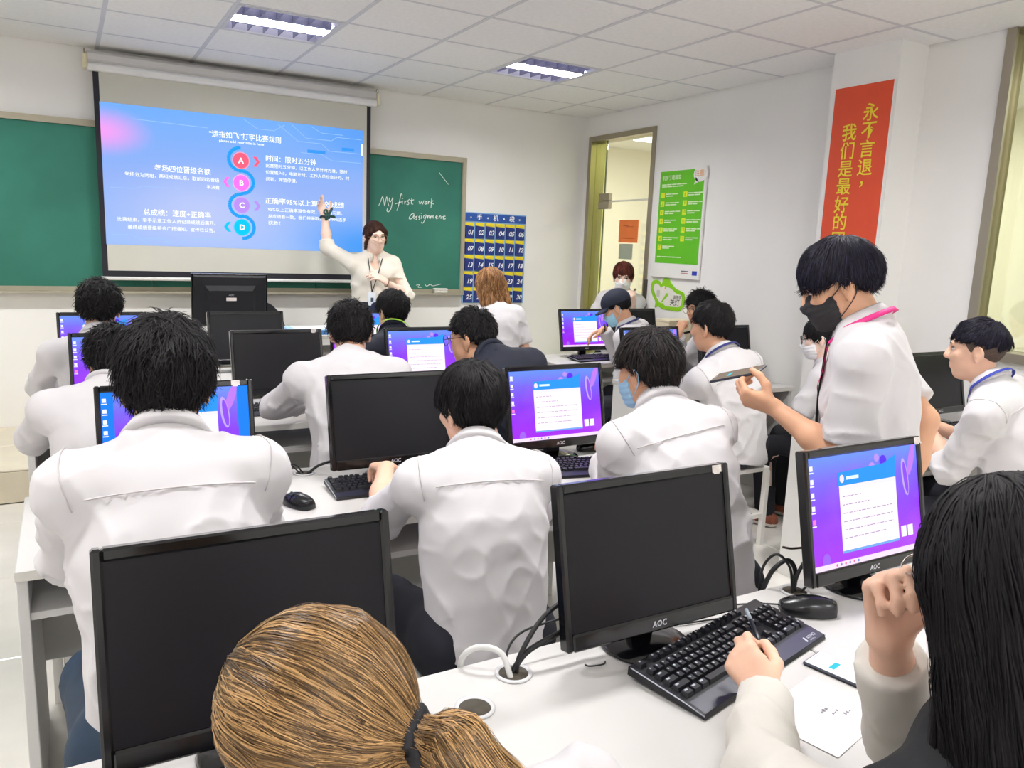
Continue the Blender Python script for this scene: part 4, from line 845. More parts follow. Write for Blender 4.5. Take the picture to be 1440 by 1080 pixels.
# ================================================================== PEOPLE: implicit-surface bodies
A3 = lambda v: np.array(v, np.float64)
def nrm(v): v = A3(v); return v/(np.linalg.norm(v)+1e-12)
class Field:
    def __init__(s, lo, hi, h, far=.06):
        s.h = h; s.lo = A3(lo); s.n = (np.ceil((A3(hi)-s.lo)/h)).astype(int)+1
        s.ax = [(s.lo[i]+h*np.arange(s.n[i])).astype(np.float32) for i in range(3)]
        s.F = np.full(tuple(s.n), far, np.float32)
    def sub(s, lo, hi):
        sl = []
        for i in range(3):
            a = max(0, int(math.floor((lo[i]-s.lo[i])/s.h))); b = min(s.n[i], int(math.ceil((hi[i]-s.lo[i])/s.h))+1)
            if b <= a: return None
            sl.append(slice(a, b))
        return tuple(sl), s.ax[0][sl[0]][:, None, None], s.ax[1][sl[1]][None, :, None], s.ax[2][sl[2]][None, None, :]
    def full(s): return s.ax[0][:, None, None], s.ax[1][None, :, None], s.ax[2][None, None, :]
    def u(s, prim, k=.02):
        lo, hi, fn = prim; m = k+.035; r = s.sub(lo-m, hi+m)
        if r is None: return s
        S_, X, Y, Z = r; d = fn(X, Y, Z); a = s.F[S_]
        if k > 1e-6:
            h = np.clip(.5+.5*(a-d)/k, 0, 1); s.F[S_] = a+(d-a)*h-k*h*(1-h)
        else: s.F[S_] = np.minimum(a, d)
        return s
    def cut(s, prim, k=.008):
        lo, hi, fn = prim; m = k+.03; r = s.sub(lo-m, hi+m)
        if r is None: return s
        S_, X, Y, Z = r; d = -fn(X, Y, Z); a = s.F[S_]
        h = np.clip(.5-.5*(a-d)/k, 0, 1); s.F[S_] = a+(d-a)*h+k*h*(1-h); return s
    def plane(s, p, n, k=.006, lo=None, hi=None):
        n = nrm(n); r = s.sub(lo, hi) if lo is not None else (tuple(slice(None) for _ in range(3)), *s.full())
        if r is None: return s
        S_, X, Y, Z = r; d = (X-p[0])*n[0]+(Y-p[1])*n[1]+(Z-p[2])*n[2]; a = s.F[S_]
        h = np.clip(.5-.5*(a-d)/k, 0, 1); s.F[S_] = a+(d-a)*h+k*h*(1-h); return s
    def disp(s, fn): X, Y, Z = s.full(); s.F += fn(X, Y, Z).astype(np.float32); return s
    def mesh(s, smooth=2):
        F = s.F; F[[0, -1]] = np.maximum(F[[0, -1]], .001); F[:, [0, -1]] = np.maximum(F[:, [0, -1]], .001); F[:, :, [0, -1]] = np.maximum(F[:, :, [0, -1]], .001)
        ins = F < 0; c = np.zeros(tuple(s.n-1), np.int8)
        offs = [(i, j, k) for i in (0, 1) for j in (0, 1) for k in (0, 1)]
        n = s.n
        for i, j, k in offs: c += ins[i:n[0]-1+i, j:n[1]-1+j, k:n[2]-1+k]
        act = np.argwhere((c > 0) & (c < 8)); 
        if len(act) == 0: return np.zeros((0, 3)), np.zeros((0, 4), int)
        idx = np.full(tuple(s.n-1), -1, np.int32); idx[tuple(act.T)] = np.arange(len(act))
        val = np.stack([F[act[:, 0]+i, act[:, 1]+j, act[:, 2]+k] for i, j, k in offs], 1)
        pos = np.zeros((len(act), 3)); cnt = np.zeros(len(act))
        for a in range(8):
            for b in range(a+1, 8):
                if sum(x != y for x, y in zip(offs[a], offs[b])) != 1: continue
                va, vb = val[:, a], val[:, b]; cr = (va < 0) != (vb < 0); t = np.where(cr, va/np.where(va-vb == 0, 1, va-vb), 0)
                p = A3(offs[a])[None]+t[:, None]*(A3(offs[b])-A3(offs[a]))[None]
                pos += np.where(cr[:, None], p, 0); cnt += cr
        V = s.lo+s.h*(act+pos/cnt[:, None]); Q = []
        for ax in range(3):
            o1, o2 = [(1, 2), (2, 0), (0, 1)][ax]
            sl0 = [slice(None)]*3; sl1 = [slice(None)]*3; sl0[ax] = slice(0, -1); sl1[ax] = slice(1, None)
            df = ins[tuple(sl0)].astype(np.int8)-ins[tuple(sl1)].astype(np.int8)
            e = np.argwhere(df != 0); e = e[(e[:, o1] > 0) & (e[:, o2] > 0)]; sg = df[tuple(e.T)]
            def cell(d1, d2): q = e.copy(); q[:, o1] -= d1; q[:, o2] -= d2; return idx[tuple(q.T)]
            q = np.stack([cell(1, 1), cell(0, 1), cell(0, 0), cell(1, 0)], 1); q[sg < 0] = q[sg < 0][:, ::-1]; Q.append(q)
        Q = np.concatenate(Q); Q = Q[(Q >= 0).all(1)]
        if smooth: V = lap(V, Q, smooth)
        return V, Q
def lap(V, Q, it, lam=.5):
    a = np.concatenate([Q[:, i] for i in range(4)]); b = np.concatenate([Q[:, (i+1) % 4] for i in range(4)])
    src = np.concatenate([a, b]); dst = np.concatenate([b, a]); deg = np.bincount(src, minlength=len(V)).astype(float); deg[deg == 0] = 1
    for i in range(it*2):
        l = lam if i % 2 == 0 else -lam*.95
        m = np.stack([np.bincount(src, V[dst, k], minlength=len(V)) for k in range(3)], 1)/deg[:, None]; V = V+l*(m-V)
    return V
def p_cap(a, b, ra, rb=None, flat=None, fk=1.):
    """tapered capsule; flat = direction squeezed by fk (>1: thinner along it)"""
    a, b = A3(a), A3(b); rb = ra if rb is None else rb; ab = b-a; L2 = max(1e-9, ab@ab); R_ = max(ra, rb); lo = np.minimum(a, b)-R_; hi = np.maximum(a, b)+R_
    if flat is None:
        def fn(X, Y, Z):
            x, y, z = X-np.float32(a[0]), Y-np.float32(a[1]), Z-np.float32(a[2]); t = np.clip((x*ab[0]+y*ab[1]+z*ab[2])/L2, 0, 1).astype(np.float32)
            return np.sqrt((x-t*ab[0])**2+(y-t*ab[1])**2+(z-t*ab[2])**2)-(ra+(rb-ra)*t)
    else:
        f = nrm(flat)
        def fn(X, Y, Z):
            x, y, z = X-a[0], Y-a[1], Z-a[2]; t = np.clip((x*ab[0]+y*ab[1]+z*ab[2])/L2, 0, 1).astype(np.float32)
            x, y, z = x-t*ab[0], y-t*ab[1], z-t*ab[2]; q = (x*f[0]+y*f[1]+z*f[2])*(fk-1); x = x+q*f[0]; y = y+q*f[1]; z = z+q*f[2]
            return (np.sqrt(x*x+y*y+z*z)-(ra+(rb-ra)*t))*np.float32(.5+.5/fk)
    return lo, hi, fn
def p_ell(c, r, R_=None):
    c, r = A3(c), A3(r); R_ = np.eye(3) if R_ is None else np.array(R_); ext = np.sqrt(((R_*r[None])**2).sum(1)); lo, hi = c-ext, c+ext
    def fn(X, Y, Z):
        x, y, z = X-c[0], Y-c[1], Z-c[2]
        u = [(x*R_[0, i]+y*R_[1, i]+z*R_[2, i])/r[i] for i in range(3)]
        k0 = np.sqrt(u[0]**2+u[1]**2+u[2]**2)+1e-6; k1 = np.sqrt((u[0]/r[0])**2+(u[1]/r[1])**2+(u[2]/r[2])**2)+1e-6
        return (k0*(k0-1)/k1).astype(np.float32)
    return lo, hi, fn
def np_mesh(name, chunks, mats, parent, off=(0, 0, 0), smooth=True):
    """chunks: [(V, faces(n,3|4), material)] -> one mesh object"""
    V = []; LT = []; LI = []; MI = []; o = 0
    for v, q, m in chunks:
        if len(v) == 0 or len(q) == 0: continue
        V.append(np.asarray(v)-A3(off))
        for q_ in (q if isinstance(q, list) else [q]):
            q_ = np.asarray(q_)
            if len(q_): LI.append((q_+o).ravel()); LT.append(np.full(len(q_), q_.shape[1])); MI.append(np.full(len(q_), m))
        o += len(v)
    V = np.concatenate(V); LI = np.concatenate(LI); LT = np.concatenate(LT); MI = np.concatenate(MI)
    me = bpy.data.meshes.new(name); me.vertices.add(len(V)); me.vertices.foreach_set('co', V.astype(np.float32).ravel())
    me.loops.add(len(LI)); me.loops.foreach_set('vertex_index', LI.astype(np.int32)); me.polygons.add(len(LT))
    me.polygons.foreach_set('loop_start', np.concatenate([[0], np.cumsum(LT)[:-1]]).astype(np.int32)); me.polygons.foreach_set('loop_total', LT.astype(np.int32))
    me.polygons.foreach_set('material_index', MI.astype(np.int32)); me.polygons.foreach_set('use_smooth', np.full(len(LT), smooth)); me.update(calc_edges=True); me.validate()
    for M in mats: me.materials.append(M)
    return link(bpy.data.objects.new(name, me), parent)
def tubes_np(C, Wd, N_):
    """C (n,k,3) strand centres, Wd (n,k) half widths, N_ (n,k,3) normals -> three-sided tubes"""
    n, k, _ = C.shape; T_ = np.gradient(C, axis=1); T_ /= np.linalg.norm(T_, axis=2, keepdims=True)+1e-9
    B = np.cross(T_, N_); B /= np.linalg.norm(B, axis=2, keepdims=True)+1e-9; N2 = np.cross(B, T_)
    V = np.stack([C-Wd[..., None]*B, C+Wd[..., None]*N2*.8, C+Wd[..., None]*B], 2).reshape(-1, 3)     # roof-shaped blade
    base = (np.arange(n)[:, None, None]*k+np.arange(k-1)[None, :, None])*3; j = np.arange(2)[None, None, :]
    q = np.stack([base+j, base+3+j, base+4+j, base+1+j], -1).reshape(-1, 4); return V, q
def coarsen(V, Q, hid, hc):
    """merge the vertices that clothes cover into a coarser lattice"""
    key = np.floor(V/hc).astype(np.int64); key = (key[:, 0]*73856093) ^ (key[:, 1]*19349663) ^ (key[:, 2]*83492791); key = np.where(hid, key, np.arange(len(V))+(1 << 62)); u, inv = np.unique(key, return_inverse=True); cnt = np.bincount(inv)
    W = np.stack([np.bincount(inv, V[:, i]) for i in range(3)], 1)/cnt[:, None]; q = inv[Q]; d = [(q[:, i] == q[:, (i+1) % 4]) for i in range(4)]; nd = sum(x.astype(int) for x in d); dia = (q[:, 0] == q[:, 2]) | (q[:, 1] == q[:, 3])
    quads = q[(nd == 0) & ~dia]; tr = q[(nd == 1) & ~dia]; dd = np.stack(d, 1)[(nd == 1) & ~dia]; k = np.argmax(dd, 1); tris = np.stack([tr[np.arange(len(tr)), (k+1+i) % 4] for i in range(3)], 1)
    return W, [quads, tris]
def rotz(d): a = math.radians(d); return np.array([[math.cos(a), -math.sin(a), 0], [math.sin(a), math.cos(a), 0], [0, 0, 1]])
def rotx(d): a = math.radians(d); return np.array([[1, 0, 0], [0, math.cos(a), -math.sin(a)], [0, math.sin(a), math.cos(a)]])
def roty(d): a = math.radians(d); return np.array([[math.cos(a), 0, math.sin(a)], [0, 1, 0], [-math.sin(a), 0, math.cos(a)]])
m_skin = mat('skin', '#e8bba2', .5, spec=.35, var=.05, vscale=14, sss=.12); m_skin2 = mat('skin_tan', '#dba888', .5, spec=.35, var=.06, vscale=14, sss=.1); m_skin3 = mat('skin_fair', '#f2d1c0', .5, spec=.35, var=.04, vscale=14, sss=.12)
m_lip = mat('lips', '#c0706a', .4, var=.05); m_eye = mat('eye_white', '#e8e4e0', .25, var=.02); m_iris = mat('iris', '#1c1412', .2, var=.1); m_brow = mat('brow', '#2a211e', .8, var=.1)
m_shirt = mat('white_shirt', '#efecec', .75, spec=.2, var=.015, vscale=3, bump=.12, bscale=25, sheen=.1); m_shirt2 = mat('ivory_blouse', '#efe9dc', .75, spec=.2, var=.02, bump=.1, bscale=25); m_dark = mat('navy_shirt', '#1a1f30', .75, var=.12, bump=.12, bscale=30)
m_trou = mat('dark_trousers', '#181a26', .8, var=.12, vscale=12, bump=.12, bscale=40); m_jean = mat('dark_jeans', '#25374b', .8, var=.15, vscale=14, bump=.15, bscale=60); m_sole = mat('shoe_sole', '#e8e4dc', .6, var=.05); m_shoe = mat('shoe_black', '#26241f', .6, var=.1)
m_thr = mat('seam_grey', '#c9c4c4', .8, var=.05)
def hair_mat(name, c0, c1, rough=.42):
    if name in MATS: return MATS[name]
    m = mat(name, c0, rough+.06 if 'gold' in name else rough+.14, spec=.4 if 'gold' in name else .2, bump=0); nt = m.node_tree; N = nt.nodes; L = nt.links
    g = N.new('ShaderNodeNewGeometry'); r = N.new('ShaderNodeValToRGB'); L.new(g.outputs['Random Per Island'], r.inputs[0])
    r.color_ramp.elements[0].color = (*lin(c0), 1); r.color_ramp.elements[1].color = (*lin(c1), 1); r.color_ramp.elements[1].position = .9
    k = r.color_ramp.elements.new(.5); k.color = (*[.55*x+.3*y for x, y in zip(lin(c0), lin(c1))], 1)
    L.new(r.outputs[0], N['Principled BSDF'].inputs['Base Color']); return m
h_black = hair_mat('hair_black', '#0c0b0e', '#1d1a1c'); h_brown = hair_mat('hair_auburn', '#684224', '#bd8f60', .4); h_gold = hair_mat('hair_golden_brown', '#38240f', '#c79c66', .26); h_dkbr = hair_mat('hair_dark_brown', '#231712', '#4a2a1d'); h_soft = hair_mat('hair_soft_black', '#151316', '#332c2a')

def cloth_mat(name, col, strength=.35, scale=7.):
    if name in MATS: return MATS[name]
    m = mat(name, col, .78, spec=.2, sheen=.08); nt = m.node_tree; N = nt.nodes; L = nt.links
    tc = N.new('ShaderNodeTexCoord'); n1 = N.new('ShaderNodeTexNoise'); n1.noise_type = 'RIDGED_MULTIFRACTAL'; n1.inputs['Scale'].default_value = scale; n1.inputs['Detail'].default_value = 2.; n1.inputs['Distortion'].default_value = .8; L.new(tc.outputs['Object'], n1.inputs['Vector'])
    bp = N.new('ShaderNodeBump'); bp.inputs['Strength'].default_value = strength; bp.inputs['Distance'].default_value = .008; L.new(n1.outputs[0], bp.inputs['Height']); L.new(bp.outputs[0], N['Principled BSDF'].inputs['Normal'])
    return m
m_shirt = cloth_mat('crisp_white_shirt', '#d4d1d4', .2, 9.); m_shirt2 = cloth_mat('crisp_ivory_blouse', '#e3ddd0', .2)
CURL = {'relax': ((22, 32, 18),)*4, 'type': ((28, 42, 22),)*4, 'fist': ((72, 92, 55),)*4, 'hold': ((48, 58, 30),)*4, 'open': ((6, 8, 5), (4, 6, 4), (6, 8, 5), (10, 12, 8)), 'pen': ((42, 58, 28), (48, 62, 34), (62, 78, 45), (68, 84, 50)), 'loose': ((50, 75, 40), (54, 80, 45), (58, 84, 48), (62, 86, 50)), 'fing': ((30, 25, 15), (45, 45, 25), (60, 70, 40), (65, 75, 45)), 'reach': ((8, 14, 8), (28, 30, 16), (38, 40, 20), (42, 44, 22))}
def hand(f, W, d, pn, side, s, pose, k=.007):
    d = nrm(d); pn = A3(pn)-d*(A3(pn)@d); pn = nrm(pn); z = -pn; x = np.cross(d, z); th = -x*side
    P = lambda a, b, c=0.: W+(d*a+th*b+pn*c)*s
    for i, (bx, by) in enumerate(((.026, .086), (.009, .091), (-.008, .087), (-.024, .078))):
        f.u(p_cap(P(.004, bx*.55), P(by, bx), .016*s, .0125*s, pn, 1.25), .012)
    f.u(p_cap(P(.0, .012), P(.055, .026), .014*s, .012*s), .014)
    tips = []
    for i, ((bx, by), L3) in enumerate(zip(((.026, .086), (.009, .091), (-.008, .087), (-.024, .078)), ((.043, .025, .021), (.047, .029, .022), (.044, .027, .021), (.034, .021, .018)))):
        p = P(by, bx); ang = 0.; sp = (.10, .02, -.05, -.13)[i]
        for j in range(3):
            ang += math.radians(CURL[pose][i][j]); dr = d*math.cos(ang)+pn*math.sin(ang)+th*sp*math.cos(ang); dr = nrm(dr); q = p+dr*L3[j]*s
            r0 = (.0098, .0088, .0082)[j]*(1 if i < 3 else .88)*s; f.u(p_cap(p, q, r0, r0*.92), .004 if j else .007); p = q
        tips.append(p)
    b = P(.022, .024, .004); seq = {'loose': ((.8, .45, .45), (.85, -.1, .6), (.8, -.35, .5)), 'fist': ((.55, .5, .6), (.75, -.25, .6), (.75, -.5, .35)), 'pen': ((.6, .45, .65), (.85, .1, .5), (.9, .0, .35)), 'hold': ((.5, .6, .6), (.8, .3, .5), (.95, .1, .3))}.get(pose, ((.62, .72, .3), (.86, .42, .25), (.93, .3, .2)))
    for (u_, v_, w_), L_, r0 in zip(seq, (.042, .032, .027), (.0145, .0118, .0105)):
        dr = nrm(d*u_+th*v_+pn*w_); q = b+dr*L_*s; f.u(p_cap(b, q, r0*s, r0*.9*s), .008); b = q
    return tips, b
def ik(S_, W, a, b, pole):
    D = W-S_; L = np.linalg.norm(D); mx = (a+b)*.995
    if L > mx: W = S_+D/L*mx; D = W-S_; L = mx
    L = max(L, abs(a-b)+.02); u = D/np.linalg.norm(D); t = (a*a-b*b+L*L)/(2*L); h = math.sqrt(max(0, a*a-t*t)); p = A3(pole); p = p-u*(p@u); p = nrm(p)
    return S_+u*t+p*h, W
def head_prims(f, C, Rh, s, full=True, jaw=1., ear=True):
    T_ = lambda x, y, z: C+Rh@(A3((x, y, z))*s)
    e = lambda c, r, k, rr=None: f.u(p_ell(T_(*c), A3(r)*s, Rh if rr is None else Rh@rr), k)
    e((0, -.014, .028), (.074, .093, .088), .0); e((0, .020, -.032), (.060*jaw, .070, .082), .03); e((0, .048, -.094), (.030*jaw, .028, .022), .03); e((0, .012, -.062), (.056*jaw, .055, .042), .025)
    c = lambda a, b, ra, rb, k: f.u(p_cap(T_(*a), T_(*b), ra*s, rb*s), k)
    if full:
        c((-.034, .078, .030), (.034, .078, .030), .012, .012, .014); c((0, .088, .018), (0, .104, -.020), .008, .0115, .010); c((-.011, .096, -.024), (.011, .096, -.024), .0085, .0085, .008)
        c((-.018, .083, -.054), (.018, .083, -.054), .0080, .0080, .010); c((-.016, .081, -.066), (.016, .081, -.066), .0078, .0078, .008)
        for x in (-1, 1):
            f.cut(p_ell(T_(x*.031, .100, .010), A3((.021, .017, .012))*s, Rh), .012); c((x*.045, .062, -.012), (x*.030, .078, -.022), .016, .014, .02)
    if ear:
        for x in (-1, 1):
            rr = rotz(x*22)@roty(x*8); e((x*.080, -.010, -.006), (.010, .021, .033), .008, rr); c((x*.076, -.004, -.034), (x*.077, -.006, -.040), .009, .008, .006)
            f.cut(p_ell(T_(x*.090, -.008, .002), A3((.007, .011, .018))*s, Rh@rr), .006)
def face_bits(C, Rh, s, open_=.55):
    out = []
    def sph(c, r, m, n=10):
        u, v = np.meshgrid(np.linspace(0, 2*math.pi, n, endpoint=False), np.linspace(0, math.pi, 7)); P = np.stack([r[0]*np.cos(u)*np.sin(v), r[1]*np.sin(u)*np.sin(v), r[2]*np.cos(v)], -1).reshape(-1, 3)
        P = C+((P+A3(c))*s)@Rh.T; q = np.array([[i*n+j, i*n+(j+1) % n, (i+1)*n+(j+1) % n, (i+1)*n+j] for i in range(6) for j in range(n)])[:, ::-1]; out.append((P, q, m))
    for x in (-1, 1):
        sph((x*.031, .0765, .0105), (.0130, .0095, .0068*open_/.55), 2); sph((x*.031, .0812, .0105), (.0062, .0055, .0060*open_/.55), 3); sph((x*.031, .0805, .0165), (.0150, .007, .0022), 3); sph((x*.033, .0885, .0335), (.0175, .005, .0032), 4)
    sph((0, .0860, -.0540), (.0225, .0066, .0042), 1); sph((0, .0850, -.0635), (.019, .0068, .0055), 1)
    return out
def vnoise(P, seed):
    """smooth value noise on a random lattice"""
    G = np.random.default_rng(seed).uniform(0, 1, (32, 32, 32)); i = np.floor(P).astype(int); t = P-i; t = t*t*(3-2*t); i &= 31; j = (i+1) & 31; out = 0
    for a in (0, 1):
        for b in (0, 1):
            for c in (0, 1):
                out = out+(t[:, 0] if a else 1-t[:, 0])*(t[:, 1] if b else 1-t[:, 1])*(t[:, 2] if c else 1-t[:, 2])*G[(j if a else i)[:, 0], (j if b else i)[:, 1], (j if c else i)[:, 2]]
    return out
def sample(f, P):
    q = (P-f.lo)/f.h; q = np.clip(q, 0, np.array(f.n)-1.001); i = q.astype(int); t = q-i; F = f.F; out = 0
    for a in (0, 1):
        for b in (0, 1):
            for c in (0, 1):
                w_ = (t[:, 0] if a else 1-t[:, 0])*(t[:, 1] if b else 1-t[:, 1])*(t[:, 2] if c else 1-t[:, 2]); out = out+w_*F[i[:, 0]+a, i[:, 1]+b, i[:, 2]+c]
    return out
def grad(f, P, e=.006):
    g = np.stack([sample(f, P+A3(d)*e)-sample(f, P-A3(d)*e) for d in ((1, 0, 0), (0, 1, 0), (0, 0, 1))], 1); return g/(np.linalg.norm(g, axis=1, keepdims=True)+1e-9)
def strands(f, roots, flow, L, w=.0024, lift=.006, steps=6, free=.35, seed=1, jit=.25, drop=.3, off=.0015):
    rg = np.random.default_rng(seed); n = len(roots); p = roots.copy(); l = L*rg.uniform(.6, 1.25, n); lf = lift*rg.uniform(0, 1.6, n)**1.5; J = rg.normal(0, jit, (n, 3)); C = []; Nn = []; last = None
    for k in range(steps):
        g = grad(f, p); C.append(p.copy()); Nn.append(g); t = k/(steps-1); d = flow(p)+J
        if t < 1-free or last is None:
            d = d-g*(d*g).sum(1, keepdims=True); d /= np.linalg.norm(d, axis=1, keepdims=True)+1e-9
        else:
            d = last+A3((0, 0, -drop))[None]; d /= np.linalg.norm(d, axis=1, keepdims=True)
        last = d; p = p+d*(l/(steps-1))[:, None]
        if t < 1-free: p = p+g*np.clip(off+lf*(k+1)/steps-sample(f, p), -.02, .02)[:, None]
        else: p = p+g*(lf/steps)[:, None]*.8
    C = np.stack(C, 1); Nn = np.stack(Nn, 1); ok = (np.stack([sample(f, C[:, k]) for k in range(steps)], 1).max(1) < .045) & (np.linalg.norm(C[:, -1]-C[:, 0], axis=1) < L*1.4); sg_ = np.diff(C, axis=1); sg_ /= np.linalg.norm(sg_, axis=2, keepdims=True)+1e-9; ok &= ((sg_[:, 1:]*sg_[:, :-1]).sum(2).min(1) > .35) & (sample(f, C[:, -1]) < .03); C, Nn = C[ok], Nn[ok]; n = len(C); tt = np.linspace(0, 1, steps); wd = w*np.array([.8, 1, 1, .9, .65, .15] if steps == 6 else np.interp(tt, [0, .15, .7, 1], [.7, 1, .85, .12]))[None]*rg.uniform(.6, 1.3, (n, 1))
    return tubes_np(C, np.broadcast_to(wd, (n, steps)), Nn)
def hair(C, Rh, s, st, parent, off, h=.006):
    """hair cap grown on the skull, with strands; st: style dict (head units, origin at mid head)"""
    ext = st.get('ext', []); lo = A3((-.15, -.17, -.14)); hi = A3((.15, .16, .2))
    for a, b, ra, rb, fl, fk in ext: lo = np.minimum(lo, np.minimum(a, b)-max(ra, rb)-.03); hi = np.maximum(hi, np.maximum(a, b)+max(ra, rb)+.03)
    f = Field(lo, hi, h); px, py, pz = st.get('puff', (.012, .012, .014))
    f.u(p_ell((0, -.016, .030), (.074+px, .093+py, .088+pz)), 0)
    for c, r in st.get('bumps', []): f.u(p_ell(c, r), .03)
    X, Y, Z = f.full(); fr, sd, np_ = st.get('fringe', .055), st.get('side', .0), st.get('nape', -.07)
    zc = np.interp(Y, [-.14, -.075, -.03, .012, .05, .08, .13], [np_, np_, (sd+np_)/2 if np_ < sd else sd, sd, sd+.03 if fr > sd+.03 else fr, fr, fr]).astype(np.float32)
    zc = zc+.006*np.sin(70*X+3)+.004*np.sin(160*X+90*Y)
    d = zc-Z; k = .010; a = f.F; hh = np.clip(.5-.5*(a-d)/k, 0, 1); f.F = a+(d-a)*hh+k*hh*(1-hh)
    if st.get('open', 0):     # open the face
        f.cut(p_ell((st.get('openx', 0.), .11, -.03), (.062, .08, .098)), .012)
    for a_, b_, ra, rb, fl, fk in ext: f.u(p_cap(a_, b_, ra, rb, fl, fk), st.get('extk', .025))
    for c, r in st.get('cuts', []): f.cut(p_ell(c, r), .01)
    am = st.get('lump', .0035); f.disp(lambda X, Y, Z: -am*np.sin(55*X+2*np.sin(40*Y))*np.sin(48*Y+31*Z+1.3)-am*.6*np.sin(110*X-80*Z+2*np.sin(60*Y)))
    V, Q = f.mesh(1); ch = [(V, Q, 0)]; n = st.get('n', 900); rg = np.random.default_rng(st.get('seed', 1))
    if n:
        ids = rg.choice(len(V), n, replace=len(V) < n); cr = A3(st.get('crown', (.012, -.055, .11))); sweep = A3(st.get('sweep', (0, 0, 0)))
        def radial(p): v = p-cr; v = v/(np.linalg.norm(v, axis=1, keepdims=True)+.02); return v+sweep+A3((0, 0, -.25))
        fl = st.get('flow', radial); r0 = V[ids]; r0 = r0[r0[:, 1] < st.get('maxy', 9)]
        for kk, (frac, Ls, ws, ls) in enumerate(st.get('layers', [(1., st.get('L', .045), st.get('w', .0026), st.get('lift', .010))])):
            m = int(len(r0)*frac); vs, qs = strands(f, r0[:m], fl, Ls, ws, ls, st.get('steps', 6), st.get('free', .35), 3+kk, st.get('jit', .25), st.get('drop', .3)); ch.append((vs, qs, 0))
    ch = [(C+(v*s)@Rh.T, q, m) for v, q, m in ch]
    return np_mesh('hair', ch, [st['mat']], parent, off)
def part_obj(name, C, Rh, s, f_or_mb, m, parent, off):
    """head-local Field or MB -> part in world space"""
    if isinstance(f_or_mb, Field): V, Q = f_or_mb.mesh(2); return np_mesh(name, [(C+(V*s)@Rh.T, Q, 0)], [m], parent, off)
    V = C+(np.array(f_or_mb.v)*s)@Rh.T-A3(off); f_or_mb.v = [tuple(v) for v in V]; return f_or_mb.build(name, m, parent)
def mask(C, Rh, s, col, parent, off, name='face_mask'):
    m = mat('mask_'+col.lstrip('#'), col, .8, var=.04, vscale=40, bump=.15, bscale=90); f = Field((-.1, -.02, -.15), (.1, .14, .05), .004)
    f.u(p_ell((0, .022, -.044), (.068, .088, .078)), 0).u(p_cap((0, .086, -.012), (0, .108, -.028), .008, .013), .014).u(p_ell((0, .058, -.092), (.04, .038, .032)), .02)
    f.plane((0, .0, -.004), (0, -.32, 1)); f.plane((0, .028, 0), (0, -1, 0)); f.plane((0, 0, -.118), (0, .1, -1))
    f.disp(lambda X, Y, Z: -.0012*np.sin(330*Z+20*Y)+0*X); mk = part_obj(name, C, Rh, s, f, m, parent, off)
    for x in (-1, 1):
        part_obj('ear_loop', C, Rh, s, MB().tube(spline([(x*.062, .040, -.022), (x*.076, .015, -.004), (x*.086, -.012, .018), (x*.089, -.032, .0), (x*.086, -.026, -.028), (x*.074, .0, -.055), (x*.058, .034, -.082)], 4), .0016, 5), m, parent, off)
    return mk
def glasses(C, Rh, s, m, parent, off, r=.024):
    t = MB()
    for x in (-1, 1):
        t.tube([(x*.034+r*1.12*math.cos(a), .106-.004*abs(math.cos(a)), .008+r*math.sin(a)) for a in [2*math.pi*i/20 for i in range(20)]], .0016, 5, closed=True)
        t.tube([(x*(.034+r*1.1), .102, .014), (x*.078, .06, .014), (x*.086, -.005, .014), (x*.083, -.025, .0)], .0015, 5)
    t.tube([(-.010, .107, .012), (0, .11, .016), (.010, .107, .012)], .0015, 5); g = part_obj('glasses', C, Rh, s, t, m, parent, off)
    return g
def ribbon(pts, nrms, w, th=.0012):
    b = MB(); P = [A3(p) for p in pts]; V = []
    for i, p in enumerate(P):
        t = nrm(P[min(i+1, len(P)-1)]-P[max(i-1, 0)]); n = nrm(nrms[i]); side = nrm(np.cross(t, n)); V += [p-side*w/2, p+side*w/2, p+side*w/2+n*th, p-side*w/2+n*th]
    F = [(i*4+j, i*4+(j+1) % 4, i*4+4+(j+1) % 4, i*4+4+j) for i in range(len(P)-1) for j in range(4)]; b.add(V, F, 0, True); return b
